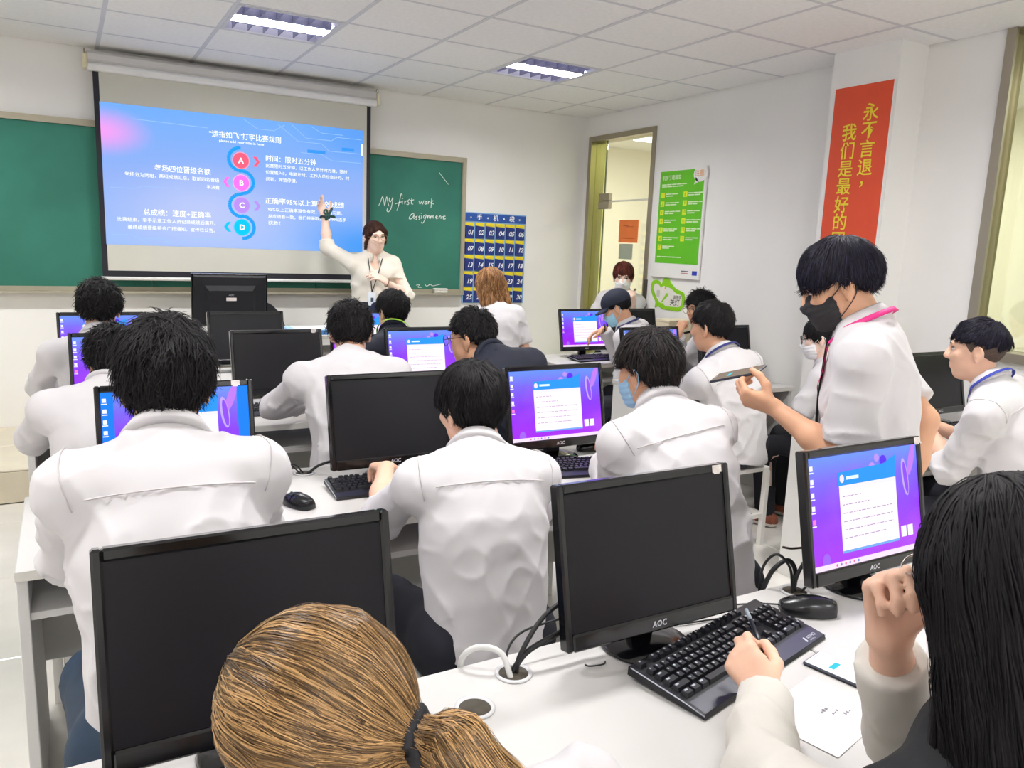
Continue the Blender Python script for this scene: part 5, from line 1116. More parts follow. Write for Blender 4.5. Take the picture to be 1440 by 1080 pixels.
def person(label, hip, head, yaw, hyaw=None, hpitch=-12, hroll=0, s=1., sw=.185, L=None, R=None, sleeve='long', shirt=None, trousers=None, skin=None, hairst=None, sit=True, floor=0., res=.012, bres=.009, slouch=.03, face=False, jaw=1., collar=True, bust=0., fat=1., hem=None, knees=None, seams=False, wr=1., ear=True, yaws=None, shoes=None, legs=True, name='person', arm_r=1., shrug=(0, 0), skirt=False, seed=1, feet=None, nb=None, neck=.05, rollf=.22, vneck=0., vest=None, seatz=.4515):
    hip, head = A3(hip), A3(head); hyaw = yaw if hyaw is None else hyaw; Rh = rotz(hyaw)@rotx(hpitch)@roty(hroll); shirt = shirt or m_shirt; trousers = trousers or m_trou; skin = skin or m_skin
    fw = A3((-math.sin(math.radians(yaw)), math.cos(math.radians(yaw)), 0)); base = A3((hip[0], hip[1], floor))
    P = empty(name, tuple(base), 0, label, 'person'); off = base
    hb = head+Rh@(A3((0, -.022, -.075))*s); NB = head+Rh@(A3((0, -.034, -.105))*s)+A3((0, 0, -neck))*s
    if nb is not None: NB = A3(nb)
    t = nrm(NB-hip); r = A3((math.cos(math.radians(yaw)), math.sin(math.radians(yaw)), 0)); r = nrm(r-t*(r@t)); ft = np.cross(t, r); Lt = np.linalg.norm(NB-hip)
    ys = rotz((yaws or 0)); rs = ys@r; S_ = {}
    for k, sg in (('L', -1), ('R', 1)): S_[k] = NB-t*.064*s+rs*sg*sw*s-ft*.012+A3((0, 0, shrug[0 if k == 'L' else 1]))
    bk = lambda u, o=0.: hip+(NB-hip)*u-ft*(slouch*math.sin(math.pi*min(1, max(0, u)))+o)
    # arms
    arm = {}; cuff_at = {}
    for k, sg, A in (('L', -1, L), ('R', 1, R)):
        A = dict(A or {}); W = A.get('w'); 
        if W is None: W = hip+fw*.30*s+r*sg*.15*s+A3((0, 0, .16)) if sit else hip+r*sg*.25*s+fw*.05+A3((0, 0, -.10))
        E_, W = ik(S_[k], A3(W), .285*s, .25*s, A.get('pole', rs*sg*.5-fw*.25+A3((0, 0, -1)))); arm[k] = (S_[k], E_, W, A.get('hd', W-E_), A.get('pn', A3((0, 0, -1))), A.get('pose', 'relax'), sg); cuff_at[k] = A.get('cuff', .93)
    # legs
    hj = {k: hip+r*sg*.095*s+A3((0, 0, -.03)) for k, sg in (('L', -1), ('R', 1))}; leg = {}
    for k, sg in (('L', -1), ('R', 1)):
        if sit:
            kn = A3(knees[k]) if knees else hj[k]+fw*.40*s+r*sg*.045+A3((0, 0, -.055)); an = A3(feet[k]) if feet else A3((kn[0], kn[1], floor+.085))-fw*.04
        else: kn = A3((hj[k][0], hj[k][1], floor+.48*s))+fw*.015; an = A3((hj[k][0], hj[k][1], floor+.085))-fw*.02
        leg[k] = (hj[k], kn, an)
    pts = [hip, head, NB, bk(.5), *S_.values()]+[a[i] for a in arm.values() for i in (1, 2)]+([x for l in leg.values() for x in l] if legs else [])
    lo, hi = np.min(pts, 0)-.26, np.max(pts, 0)+.26
    lo[2] = floor if legs else hip[2]-.25
    # ---- body: one continuous surface from head to feet
    f = Field(lo, hi, bres); fd = ft
    head_prims(f, head, Rh, s, face or bres < .008, jaw, ear); f.u(p_cap(hb, NB-t*.03, .053*s*jaw, .058*s), .02)
    f.u(p_cap(bk(.12), bk(.42), .115*s, .12*s, fd, 1.5), .04).u(p_cap(bk(.45), bk(.74), .125*s, .135*s, fd, 1.6), .05).u(p_cap(S_['L'], S_['R'], .045*s), .05).u(p_cap(NB, bk(.7), .06*s, .09*s, fd, 1.2), .04)
    tips = {}
    for k in 'LR':
        s0, e0, w0, hd, pn, pose, sg = arm[k]; f.u(p_cap(s0, e0, .045*s*arm_r, .037*s*arm_r), .03); f.u(p_cap(e0, e0*.55+w0*.45, .038*s*arm_r, .040*s*arm_r), .02); f.u(p_cap(e0*.55+w0*.45, w0, .039*s*arm_r, .0255*s*arm_r, pn, 1.12), .02)
        tips[k] = hand(f, w0, hd, pn, sg, s, pose, .007)
    if legs:
        f.u(p_cap(hj['L'], hj['R'], .1*s), .04)
        for k in 'LR':
            h0, k0, a0 = leg[k]; f.u(p_cap(h0, k0, .075*s, .052*s), .03).u(p_cap(k0, a0, .050*s, .036*s), .03); f.u(p_cap(a0-fw*.03+A3((0, 0, -.045)), a0+fw*.13*s+A3((0, 0, -.055)), .034, .028), .02)
    if sit: f.plane((0, 0, seatz+.006), (0, 0, -1), .004, hip+A3((-.24, -.24, -.3)), hip+A3((.24, .24, .3)))
    # ---- shirt
    ax = nrm(hb-NB)
    g = Field(np.minimum(lo, lo), hi, res); q = 1.; fr = 1.42/fat**.3
    g.u(p_cap(bk(.0)-t*.06, bk(.3), .168*s*fat, .152*s*fat, fd, 1.25), .03); g.u(p_cap(bk(.3), bk(.62), .148*s*fat, .160*s*fat, fd, fr), .06); g.u(p_cap(bk(.62), bk(.80), .162*s*fat, .140*s*fat, fd, 1.5), .06)
    g.u(p_cap(S_['L'], S_['R'], .056*s), .06); 
    for k in 'LR': g.u(p_cap(NB-t*.028, S_[k], .048*s, .056*s), .05)
    g.u(p_cap(NB-t*.03, NB+ax*.010*s, .074*s, .070*s), .03)
    if bust: g.u(p_cap(bk(.66, -.09*s)-r*.07*s, bk(.66, -.09*s)+r*.07*s, .065*s*bust), .06)
    cuffs = []
    for k in 'LR':
        s0, e0, w0, hd, pn, pose, sg = arm[k]; d0 = nrm(e0-s0); d1 = nrm(w0-e0)
        if sleeve == 'short': 
            e1 = s0+(e0-s0)*.80; g.u(p_cap(s0, e1, .060*s*arm_r, .068*s*arm_r), .03); cuffs.append((e1+d0*.0, d0, e1))
        elif sleeve == 'roll':
            e1 = e0+(w0-e0)*rollf; g.u(p_cap(s0, e0, .058*s, .053*s), .03); g.u(p_cap(e0, e1, .056*s, .054*s), .02); g.u(p_cap(e1-d1*.03, e1, .060*s, .060*s), .012); cuffs.append((e1+d1*.01, d1, e1))
        else:
            e1 = e0+(w0-e0)*cuff_at[k]; g.u(p_cap(s0, e0, .058*s, .053*s), .03); g.u(p_cap(e0, e1, .055*s, .046*s), .02); g.u(p_cap(e1-d1*.04, e1+d1*.01, .044*s, .044*s), .01); cuffs.append((e1+d1*.005, d1, e1))
    rnd = np.random.default_rng(seed).uniform(0, 6, 12); A_ = .0145*wr
    # creases: ridged noise stretched along the drag of the cloth, only near the surface
    mk = np.argwhere(np.abs(g.F) < .03); Pm = g.lo+g.h*mk; u = (Pm-hip)@r; v = Pm[:, 2]-hip[2]; w_ = (Pm-hip)@fw
    c1 = 1-np.abs(2*vnoise(np.stack([u*7+v*5, w_*6, v*5-u*4], 1), seed)-1); c2 = 1-np.abs(2*vnoise(np.stack([u*13-v*9, w_*9, v*11+u*6], 1), seed+50)-1); c3 = vnoise(np.stack([u*4, w_*4, v*3], 1), seed+9)
    low = np.clip(1.2-np.abs(v/Lt-.25)*1.3, .35, 1)
    g.F[tuple(mk.T)] -= (A_*low*(c1**5*.9+c2**5*.5-.22+(c3-.5)*.45)).astype(np.float32)
    for c0, d, e1 in cuffs: g.plane(c0, d, .004, np.minimum(e1, c0)-.085, np.maximum(e1, c0)+.085)
    hm = hip[2]-.075 if hem is None else hem
    if sit or hem is not None: 
        X, Y, Z = g.full(); dz = hm+.012*np.sin(14*(X-hip[0])+9*(Y-hip[1])+rnd[7])-Z; g.F = np.maximum(g.F, np.where(np.abs(X-hip[0])+np.abs(Y-hip[1]) < .75, dz, -1).astype(np.float32)) if True else g.F
    g.cut(p_cap(NB-t*.004, hb+ax*.08, .060*s, .064*s), .01)
    if vneck: g.cut(p_ell(NB+ft*.085*s-t*.035*s, (.034*vneck, .06, .075*vneck)), .008)
    V, Q = g.mesh(1)
    if vest is not None:     # sleeveless waistcoat worn over the shirt
        gv = Field(lo, hi, res); gv.F = g.F-.0045
        for k in 'LR': s0, e0 = arm[k][:2]; gv.plane(s0+nrm(e0-s0)*.02, nrm(e0-s0)*.35+rs*arm[k][6]*.9, .004, s0-.16, s0+.16)
        for k in 'LR':
            s0, e0, w0 = arm[k][:3]; gv.cut(p_cap(e0+(s0-e0)*.45, e0, .085), .004); gv.cut(p_cap(e0, w0, .085), .004)
        v2, q2 = gv.mesh(2); np_mesh('waistcoat', [(v2, q2, 0)], [vest], P, off)
    sh = np_mesh('shirt', [(V, Q, 0)], [shirt], P, off)
    if seams:   # stitched yoke and armhole seams following the cloth surface
        def hit(A, D, n=60, L_=.3):
            tt = np.linspace(0, L_, n); pts_ = A[:, None]+D[:, None]*tt[None, :, None]; val = sample(g, pts_.reshape(-1, 3)).reshape(len(A), n); ok = (val < 0).any(1); k_ = np.argmax(val < 0, 1); return pts_[np.arange(len(A)), np.maximum(k_-1, 0)], ok
        us = np.linspace(-sw*.9, sw*.9, 40)*s; A = np.stack([bk(.86)+rs*u_-ft*.26-t*(.35*u_*u_) for u_ in us]); pp, ok = hit(A, np.tile(ft, (40, 1)))
        sb = MB(); pp = pp[ok]; pp = pp[np.concatenate([[True], np.linalg.norm(np.diff(pp, axis=0), axis=1) < .03])] if len(pp) > 1 else pp
        if len(pp) > 4: sb.tube([tuple(q-off) for q in pp], .0016, 5)
        sb.build('yoke_seam', m_thr, P) if len(pp) > 4 else None
        for k in 'LR':
            s0, e0 = arm[k][:2]; n0 = nrm(nrm(e0-s0)*.45+rs*arm[k][6]); p0 = s0-rs*arm[k][6]*.012; a_ = nrm(np.cross(n0, ft)); b_ = np.cross(n0, a_); th_ = np.linspace(0, 2*math.pi, 40, endpoint=False); Dn = np.stack([-(a_*math.cos(q)+b_*math.sin(q)) for q in th_]); pp, ok = hit(p0-Dn*.16, Dn, 50, .16)
            ok &= (Dn@t < .55)
            pp = pp[np.roll(ok, 0)]; ids = np.where(ok)[0]
            runs = np.split(np.arange(len(ids)), np.where(np.diff(ids) > 1)[0]+1); sb = MB(); hit_ = False
            for rn in runs:
                if len(rn) > 3 and np.linalg.norm(np.diff(pp[rn], axis=0), axis=1).max() < .045: sb.tube([tuple(pp[i]-off) for i in rn], .0014, 5); hit_ = True
            if hit_: sb.build('armhole_seam', m_thr, P)
    if collar:
        c0 = NB+ax*.015*s; cr_ = nrm(np.cross(ax, ft)*-1); cr_ = nrm(r-ax*(r@ax)); cf = np.cross(ax, cr_); n = 40; Vv = []; gap = math.radians(14)
        for i in range(n+1):
            a = gap+(2*math.pi-2*gap)*i/n; cd = math.cos(a); dr = cr_*math.sin(a)+cf*cd; up = ax*(-.010*cd+.004)*s; fz = max(0, cd)
            for rad, hz in ((.066, -.014), (.061, .026-.004*fz), (.064, .032-.004*fz), (.070, .028-.004*fz), (.089+.004*fz, -.004-.034*fz**3), (.084+.004*fz, -.008-.034*fz**3)): Vv.append(c0+dr*rad*s+up+ax*hz*s)
        b = MB(); m6 = 6; b.add([v-off for v in Vv], [(i*m6+j, (i+1)*m6+j, (i+1)*m6+(j+1) % m6, i*m6+(j+1) % m6) for i in range(n) for j in range(m6)]+[tuple(range(m6)), tuple(range(n*m6+m6-1, n*m6-1, -1))], 0, True); b.build('collar', shirt, P)
    if legs:
        g2 = Field(lo, hi, .016)
        if skirt:
            for i in range(5): u = i/4; 
            g2.u(p_cap(hip+A3((0, 0, .12)), hip+A3((0, 0, -.5)), .15*s*fat, .23*s, fw, 1.25), .02); g2.plane(hip+A3((0, 0, -.45)), (0, 0, -1))
        else:
            g2.u(p_cap(hj['L']+t*.01, hj['R']+t*.01, .108*s*fat), .04)
            for k in 'LR':
                h0, k0, a0 = leg[k]; g2.u(p_cap(h0, k0, .098*s*fat**.5, .075*s), .03).u(p_cap(k0, a0, .075*s, .060*s), .03); g2.plane(a0+A3((0, 0, -.02)), (0, 0, -1), .004, a0-.1, a0+.1)
        if sit:
            g2.plane((0, 0, seatz), (0, 0, -1), .004, hip+A3((-.24, -.24, -.3)), hip+A3((.24, .24, .3)))
        if skirt: g2.plane((0, 0, (hem or hip[2])+.02), (0, 0, 1))
        V, Q = g2.mesh(2); np_mesh('skirt' if skirt else 'trousers', [(V, Q, 0)], [trousers], P, off)
        g3 = Field(np.min([l[2] for l in leg.values()], 0)-.25, np.max([l[2] for l in leg.values()], 0)+.28, .011)
        for k in 'LR':
            a0 = leg[k][2]; fd_ = fw
            g3.u(p_cap(a0-fd_*.04+A3((0, 0, -.045)), a0+fd_*.15*s+A3((0, 0, -.055)), .044, .040), .0).u(p_cap(a0+A3((0, 0, .01)), a0+A3((0, 0, -.04)), .046), .02)
        X, Y, Z = g3.full(); g3.F = np.maximum(g3.F, (floor+.004-Z)+0*g3.F)
        V, Q = g3.mesh(1); z = V[Q].mean(1)[:, 2]; np_mesh('shoes', [(V, Q[z > floor+.028], 0), (V, Q[z <= floor+.028], 1)], [shoes or m_shoe, m_sole], P, off)
    V, Q = f.mesh(2); hid = sample(g, V) < -.010
    if legs: hid |= (sample(g2, V) < -.012); hid |= V[:, 2] < floor+.10
    ch = [(*coarsen(V, Q, hid, bres*3.6), 0)]
    if face: ch += face_bits(head, Rh, s, .55 if face is True else face)
    np_mesh('body', ch, [skin, m_lip, m_eye, m_iris, m_brow], P, off)
    I = dict(P=P, off=off, head=head, Rh=Rh, s=s, NB=NB, t=t, r=r, ft=ft, fw=fw, arm=arm, tips=tips, ax=ax, hip=hip, bk=bk, S=S_, leg=leg, shirt=sh, g=g)
    if hairst: hair(head, Rh, s, hairst, P, off, hairst.get('h', .0065))
    return I
def on_front(I, p, lift=.005):
    """nearest cloth surface met when coming from in front of the chest"""
    ft = I['ft']; tt = np.linspace(0, .3, 90); q = p[None]+ft[None]*(.22-tt)[:, None]; v = sample(I['g'], q); k = np.argmax(v < 0) if (v < 0).any() else None
    return p if k is None else q[max(k-1, 0)]+ft*lift
def lanyard(I, col, w=.016, drop=.22, card=None):
    m = mat('lanyard_'+col.lstrip('#'), col, .6, var=.05); NB, ax, r, ft, t, s, off = I['NB'], I['ax'], I['r'], I['ft'], I['t'], I['s'], I['off']
    cr_ = nrm(r-ax*(r@ax)); cf = np.cross(ax, cr_); P = []; N_ = []
    for i in range(-10, 11):
        a = math.pi+math.radians(i*11); dr = cr_*math.sin(a)+cf*math.cos(a); P.append(NB+dr*.098*s+ax*(.018-.014*math.cos(a))*s); N_.append(dr+ax*.6)
    bot = NB-t*drop+ft*.11*s; 
    for u in (.2, .4, .6, .8, 1.): P.append(on_front(I, P[20]*(1-u)+bot*u)); N_.append(ft)
    P = [on_front(I, P[0]*(1-u)+bot*u) for u in (1., .8, .6, .4, .2)]+P; N_ = [ft]*5+N_
    ribbon([p-off for p in P], N_, w*s).build('lanyard', m, I['P'])
    if card: return bot
# ================================================================== THE PEOPLE IN THE ROOM
def seat(x, y, yaw, label, dx=0., dy=-.0): stool(x+dx, y+dy, yaw, label)
HZ = .565
# boy by the aisle, second row (large, seen from behind)
I3 = person('person in a white shirt seen from behind at the aisle end of the second row', (.165, 1.60, HZ), (.179, 1.83, 1.245), 0, hyaw=-4, hpitch=-14, s=1.05, sw=.168, nb=(.168, 1.745, 1.125), res=.0065, bres=.0075, seams=True, fat=1.02, trousers=m_jean, skin=m_skin2, hem=.47, wr=1.35, seed=3,
    L=dict(w=(.06, 2.17, .85), pole=(-.45, -.4, -1.2), pose='type'), R=dict(w=(.34, 2.17, .85), pole=(.45, -.4, -1.2), pose='type'),
    hairst=dict(mat=h_black, n=4200, puff=(.019, .020, .026), nape=-.078, side=.030, fringe=.04, L=.05, w=.0012, lift=.010, jit=.35, h=.005, crown=(.012, -.07, .13)))
seat(.165, 1.58, 0, 'white stool under the boy at the aisle end of the second row')
# boy in the middle of the second row
I4 = person('person in a white shirt with rolled sleeves at the middle of the second row', (.925, 1.70, HZ), (.975, 1.925, 1.116), -4, hyaw=10, hpitch=-18, s=1.0, sw=.172, nb=(.952, 1.83, 1.0), sleeve='roll', res=.0065, bres=.0065, seams=True, hem=.545, fat=1.0, wr=.6, seed=5,
    rollf=.03, L=dict(w=(.855, 2.27, .862), pole=(-.55, -.5, -.9), pose='type', hd=(.12, .9, -.16)), R=dict(w=(1.10, 2.20, .848), pole=(1, .0, -1), pose='type'),
    hairst=dict(mat=h_black, n=3400, puff=(.018, .02, .018), nape=-.092, side=.0, fringe=.035, L=.05, w=.0013, lift=.004, jit=.12, h=.005, crown=(.0, -.05, .12)))
seat(.93, 1.68, 0, 'white stool under the boy in the middle of the second row')
# boy with the blue mask
I5 = person('person in a white shirt and pale blue mask, second-row end', (1.67, 1.66, HZ), (1.585, 1.90, 1.2), -14, shrug=(0, -.035), hyaw=13, hpitch=-12, hroll=-4, s=.99, sw=.168, nb=(1.592, 1.825, 1.088), res=.008, bres=.0075, seams=True, hem=.48, skin=m_skin2, wr=1.3, seed=8, slouch=.05,
    L=dict(w=(1.62, 2.13, .85), pole=(-.35, -.5, -1.1), pose='type'), R=dict(w=(1.80, 2.2, .848), pole=(1, -.2, -1), pose='type'),
    hairst=dict(mat=h_soft, n=3600, puff=(.013, .018, .020), nape=-.055, side=.036, fringe=.04, L=.05, w=.0012, lift=.009, jit=.28, h=.005, crown=(-.005, -.05, .12)))
mask(I5['head'], I5['Rh'], I5['s'], '#9fc8ea', I5['P'], I5['off']); seat(1.67, 1.64, 0, 'white stool under the boy with the blue mask')
# third row
I6 = person('person in a white shirt half hidden behind the boy at the aisle', (.08, 2.96, HZ), (.135, 3.18, 1.105), 0, hyaw=12, s=.98, nb=(.11, 3.09, 1.0), hairst=dict(mat=h_black, n=1500, puff=(.018, .018, .018), L=.045, lift=.012, jit=.4, w=.0019), L=dict(w=(-.02, 3.5, .838), pole=(-1, -.2, -1)), R=dict(w=(.3, 3.5, .838)))
seat(.08, 2.94, 0, 'white stool in the third row by the aisle')
I8 = person('person in a loose white shirt leaning over the desk in the third row', (1.0, 2.93, HZ), (1.055, 3.25, 1.178), -8, hyaw=-10, hpitch=-22, s=1.02, sw=.185, nb=(1.0, 3.1, 1.075), res=.009, fat=1.08, slouch=.07, seed=12, wr=1.5, collar=False, hem=.475, L=dict(w=(.93, 3.52, .845), pole=(-1.2, .1, -.6), pose='type'), R=dict(w=(1.25, 3.5, .838), pole=(1, 0, -1)),
    hairst=dict(mat=h_black, n=1400, puff=(.016, .016, .018), nape=-.07, side=.02, L=.04, lift=.012, jit=.5, w=.0019, h=.006))
seat(1.0, 2.91, 0, 'white stool under the leaning person of the third row')
I9 = person('person in a dark shirt and glasses at the end of the third row', (1.69, 2.95, HZ), (1.545, 3.06, 1.165), 10, hyaw=40, hpitch=-12, s=1.04, sw=.185, fat=1.12, nb=(1.592, 2.93, 1.085), shirt=m_dark, skin=m_skin2, jaw=1.08, bres=.008, L=dict(w=(1.5, 3.48, .838)), R=dict(w=(1.85, 3.45, .86)),
    hairst=dict(mat=h_black, n=1400, puff=(.008, .008, .012), nape=-.04, side=.03, fringe=.055, L=.022, lift=.007, jit=.3, w=.0024, h=.006))
glasses(I9['head'], I9['Rh'], I9['s'], mat('glasses_black', '#101014', .3, var=.1), I9['P'], I9['off'], .022); seat(1.69, 2.95, 0, 'white stool under the person in the dark shirt')
# front row
I7 = person('person with tousled black hair in the front row by the aisle', (.125, 4.24, HZ), (.136, 4.25, 1.198), 0, hyaw=-6, s=1.02, nb=(.125, 4.17, 1.06), knees={'L': (.055, 4.63, .5), 'R': (.27, 4.63, .5)}, hairst=dict(mat=h_black, n=1700, puff=(.022, .02, .022), nape=-.065, side=.02, L=.04, lift=.012, jit=.5, w=.0019), L=dict(w=(-.02, 4.6, .838), pole=(-1, -.2, -1)), R=dict(w=(.3, 4.6, .838)))
seat(.11, 4.24, 0, 'white stool in the front row by the aisle')
I10 = person('person in a navy shirt with a green lanyard in the front row', (1.72, 4.26, HZ), (1.662, 4.34, 1.165), 4, hyaw=16, s=1.0, nb=(1.645, 4.26, 1.045), shirt=m_dark, hairst=dict(mat=h_black, n=1300, puff=(.013, .013, .016), nape=-.055, L=.03, lift=.008, w=.0019), L=dict(w=(1.55, 4.6, .838)), R=dict(w=(1.85, 4.6, .838)))
lanyard(I10, '#a8e03a', .018); seat(1.72, 4.26, 0, 'white stool under the student with the green lanyard')
# teacher on the podium
TS = .95
IT = person('person in an ivory blouse pointing at the projected slide', (2.075, 5.77, 1.04), (2.06, 5.745, 1.60), 168, hyaw=182, hpitch=-6, hroll=4, s=TS, vneck=1., sw=.152, sit=False, floor=POD_Z, shirt=m_shirt2, trousers=mat('navy_skirt', '#1c2440', .8, var=.1), skirt=True, skin=m_skin3, sleeve='roll', face=.4, res=.011, bres=.0065, bust=.8, fat=1.02, hem=1.10, seed=4, ear=True, shoes=m_shoe,
    R=dict(w=(1.765, 6.06, 1.74), pole=(-.3, .1, -1), hd=(-.3, .25, 1), pn=(0, -1, 0), pose='reach'), L=dict(w=(2.085, 5.55, 1.27), pole=(.8, -.1, -1), hd=(-.75, -.1, .45), pn=(0, .6, -.8), pose='relax'),
    hairst=dict(mat=h_dkbr, n=900, puff=(.010, .012, .012), nape=-.08, side=-.03, fringe=.075, open=1, L=.07, w=.0022, lift=.002, jit=.08, h=.005, flow=lambda p: A3((0, -.12, -.02))-p, ext=[((0, -.1, -.01), (0, -.12, -.05), .035, .03, None, 1), ((.03, -.085, -.05), (.055, -.055, -.15), .03, .016, None, 1)]+[((x*.074, .030, .045), (x*.078, .004, -.05), .015, .012, None, 1) for x in (-1, 1)]))
glasses(IT['head'], IT['Rh'], TS, mat('glasses_gold', '#b08d5a', .3, metal=.7, var=.05), IT['P'], IT['off'], .024)
ho = IT['off']; nk = IT['NB']; bt = A3((2.03, 5.615, 1.185)); 
bt = on_front(IT, nk+A3((-.03, 0, -.27)), .008); lyd = MB()
for sg in (-1, 1): lyd.tube([tuple(on_front(IT, (nk+A3((sg*.055, 0, -.015)))*(1-u)+bt*u, .006)-ho) for u in (0, .2, .4, .6, .8, 1.)], .0035, 6)
lyd.build('lanyard', mat('lanyard_black', '#23232a', .6, var=.1), IT['P'])
cdm = MB().box(tuple(bt-ho+A3((-.03, -.004, -.10))), tuple(bt-ho+A3((.03, 0, -.0)))).build('name_card', mat('card_white', '#e6eef6', .5, var=.03), IT['P']); MB().box(tuple(bt-ho+A3((-.01, -.006, -.07))), tuple(bt-ho+A3((.01, -.004, -.04)))).build('card_photo', mat('card_dark', '#3a4a60', .6, var=.1), cdm)
wc = IT['arm']['R'][2]-ho
MB().tube([tuple(wc+A3((.034*math.cos(a), .03*math.sin(a), .006*math.sin(2*a)))) for a in [2*math.pi*i/14 for i in range(14)]], .008, 6, closed=True).build('wrist_band', mat('band_dark', '#1c2b30', .7, var=.2), IT['P'])
bw = MB()
for q, l in ((-.5, .05), (.9, .06), (2.2, .045), (-2.4, .04)): bw.tube(spline([tuple(wc+A3((.02, -.03, .01))), tuple(wc+A3((.02+l*.7*math.cos(q), -.035, .01+l*math.sin(q)*.7+.02))), tuple(wc+A3((.02+l*math.cos(q+.3), -.03, .01+l*math.sin(q+.3)))), tuple(wc+A3((.02, -.03, .01)))], 4), .007, 6)
bw.build('wrist_bow', mat('band_green', '#27504a', .7, var=.3, vscale=60), IT['P'])
MB().tube([tuple(IT['arm']['L'][2]-ho+A3((.0+.012*math.sin(a), .030*math.cos(a), .030*math.sin(a)))) for a in [2*math.pi*i/14 for i in range(14)]], .004, 6, closed=True).build('bracelet', mat('bracelet', '#8a6a4a', .5, var=.1), IT['P'])
# woman with auburn hair before the pocket chart
IW = person('person with shoulder-length auburn hair standing before the pocket chart', (2.66, 4.82, .80), (2.645, 4.98, 1.292), -6, hyaw=4, hpitch=-16, s=.96, nb=(2.645, 4.92, 1.13), sw=.175, sit=False, sleeve='short', res=.011, seed=6, wr=.9, hem=.72, collar=True, ear=False, L=dict(w=(2.46, 5.02, .78)), R=dict(w=(2.86, 4.98, .66), pole=(.3, -1, -.4)),
    hairst=dict(mat=h_brown, n=1800, puff=(.022, .02, .016), nape=-.08, side=-.04, fringe=.05, L=.13, w=.0026, lift=.006, jit=.10, h=.006, steps=7, free=.2, extk=.035, flow=lambda p: np.stack([p[:, 0]*2.2, p[:, 1]*1.2, -.35-0*p[:, 2]], 1)*np.where(p[:, 2:3] > .02, 1, .0)+np.stack([p[:, 0]*.25, 0*p[:, 0], -.5-0*p[:, 0]], 1)*np.where(p[:, 2:3] > .02, .25, 1),
        ext=[((x, -.055+.02*abs(x)/.06, .0), (x*1.35, -.075+.4*abs(x)*.3, -.155), .045, .028, None, 1) for x in (-.075, -.04, 0, .04, .075)]))
# boy with the cap
IC = person('person in a navy cap and blue mask leaning over the desk near the door', (3.60, 4.20, HZ), (3.355, 4.40, 1.175), 30, hyaw=48, hpitch=-30, s=.98, res=.011, bres=.0075, skin=m_skin2, slouch=.05, seed=9, sleeve='long', R=dict(w=(3.40, 4.59, 1.01), pole=(.6, -.3, -.4), hd=(-.6, .35, -.35), pn=(-.2, 0, -1), pose='relax'), L=dict(w=(3.46, 4.44, .70)),
    hairst=dict(mat=h_black, n=500, puff=(.008, .008, .004), nape=-.05, L=.03, lift=.003, jit=.2, w=.0019))
mask(IC['head'], IC['Rh'], IC['s'], '#9fd0e8', IC['P'], IC['off']); lanyard(IC, '#26306a', .014)
f = Field((-.13, -.15, -.05), (.13, .22, .18), .006); f.u(p_ell((0, -.016, .045), (.092, .112, .092)), 0).plane((0, 0, .03), (0, .12, -1)); cp = part_obj('cap', IC['head'], IC['Rh'], IC['s'], f, mat('cap_navy', '#1d2436', .8, var=.12, bump=.1, bscale=120), IC['P'], IC['off'])
br = MB(); n = 14; V = []
for lay, dz in ((0, .0), (1, .006)):
    for i in range(n+1):
        a = -1.25+2.5*i/n; V += [(.088*math.sin(a), .088*math.cos(a)*1.05-.005, .036+dz), (.078*math.sin(a)*1.02, .088*math.cos(a)+.075*math.cos(a)**.6-.005, .024+dz-.018*abs(math.sin(a)))]
F = []
for i in range(n): F += [(2*i, 2*i+1, 2*i+3, 2*i+2)[::-1], (2*(n+1)+2*i, 2*(n+1)+2*i+1, 2*(n+1)+2*i+3, 2*(n+1)+2*i+2), (2*i+1, 2*i+3, 2*(n+1)+2*i+3, 2*(n+1)+2*i+1)[::-1]]
br.add(V, F, 0, True); part_obj('cap_brim', IC['head'], IC['Rh'], IC['s'], br, MATS['cap_navy'], IC['P'], IC['off'])
MB().tube([tuple(IC['arm']['R'][2]-IC['off']+A3((.028*math.cos(a)*.5, .028*math.cos(a), .028*math.sin(a)))) for a in [2*math.pi*i/12 for i in range(12)]], .006, 6, closed=True).build('wrist_band', m_brow, IC['P']); seat(3.62, 4.18, 30, 'white stool under the person in the cap')
# woman in the doorway
ID = person('person with bangs and a white mask looking at a phone in the doorway', (4.075, 5.31, .82), (4.085, 5.292, 1.356), 156, hyaw=142, hpitch=-14, s=.98, sw=.148, sit=False, face=.4, bres=.0075, res=.012, skin=m_skin3, bust=.6, hem=.70, sleeve='long', L=dict(w=(4.05, 5.095, 1.13), pole=(-.1, .1, -1), hd=(-.3, -.2, .9), pn=(0, 1, .3), pose='hold'), R=dict(w=(3.90, 5.255, 1.06), pole=(-.6, .3, -1), hd=(.4, -.3, .8), pn=(.5, .5, 0), pose='hold'),
    hairst=dict(mat=hair_mat('hair_reddish', '#2c1210', '#6a2f24'), n=900, puff=(.014, .012, .014), nape=-.06, side=-.03, fringe=.028, L=.06, w=.0024, lift=.003, jit=.12, h=.006, open=0))
mask(ID['head'], ID['Rh'], ID['s'], '#f0f0f2', ID['P'], ID['off'])
phone('phone', Matrix.Translation((4.005, 5.13, 1.19)) @ Matrix.Rotation(math.radians(142), 4, 'Z') @ Matrix.Rotation(math.radians(70), 4, 'X') @ Matrix.Rotation(math.radians(90), 4, 'Z') @ Matrix.Rotation(math.radians(180), 4, 'X'), 'phone held up by the person in the doorway')
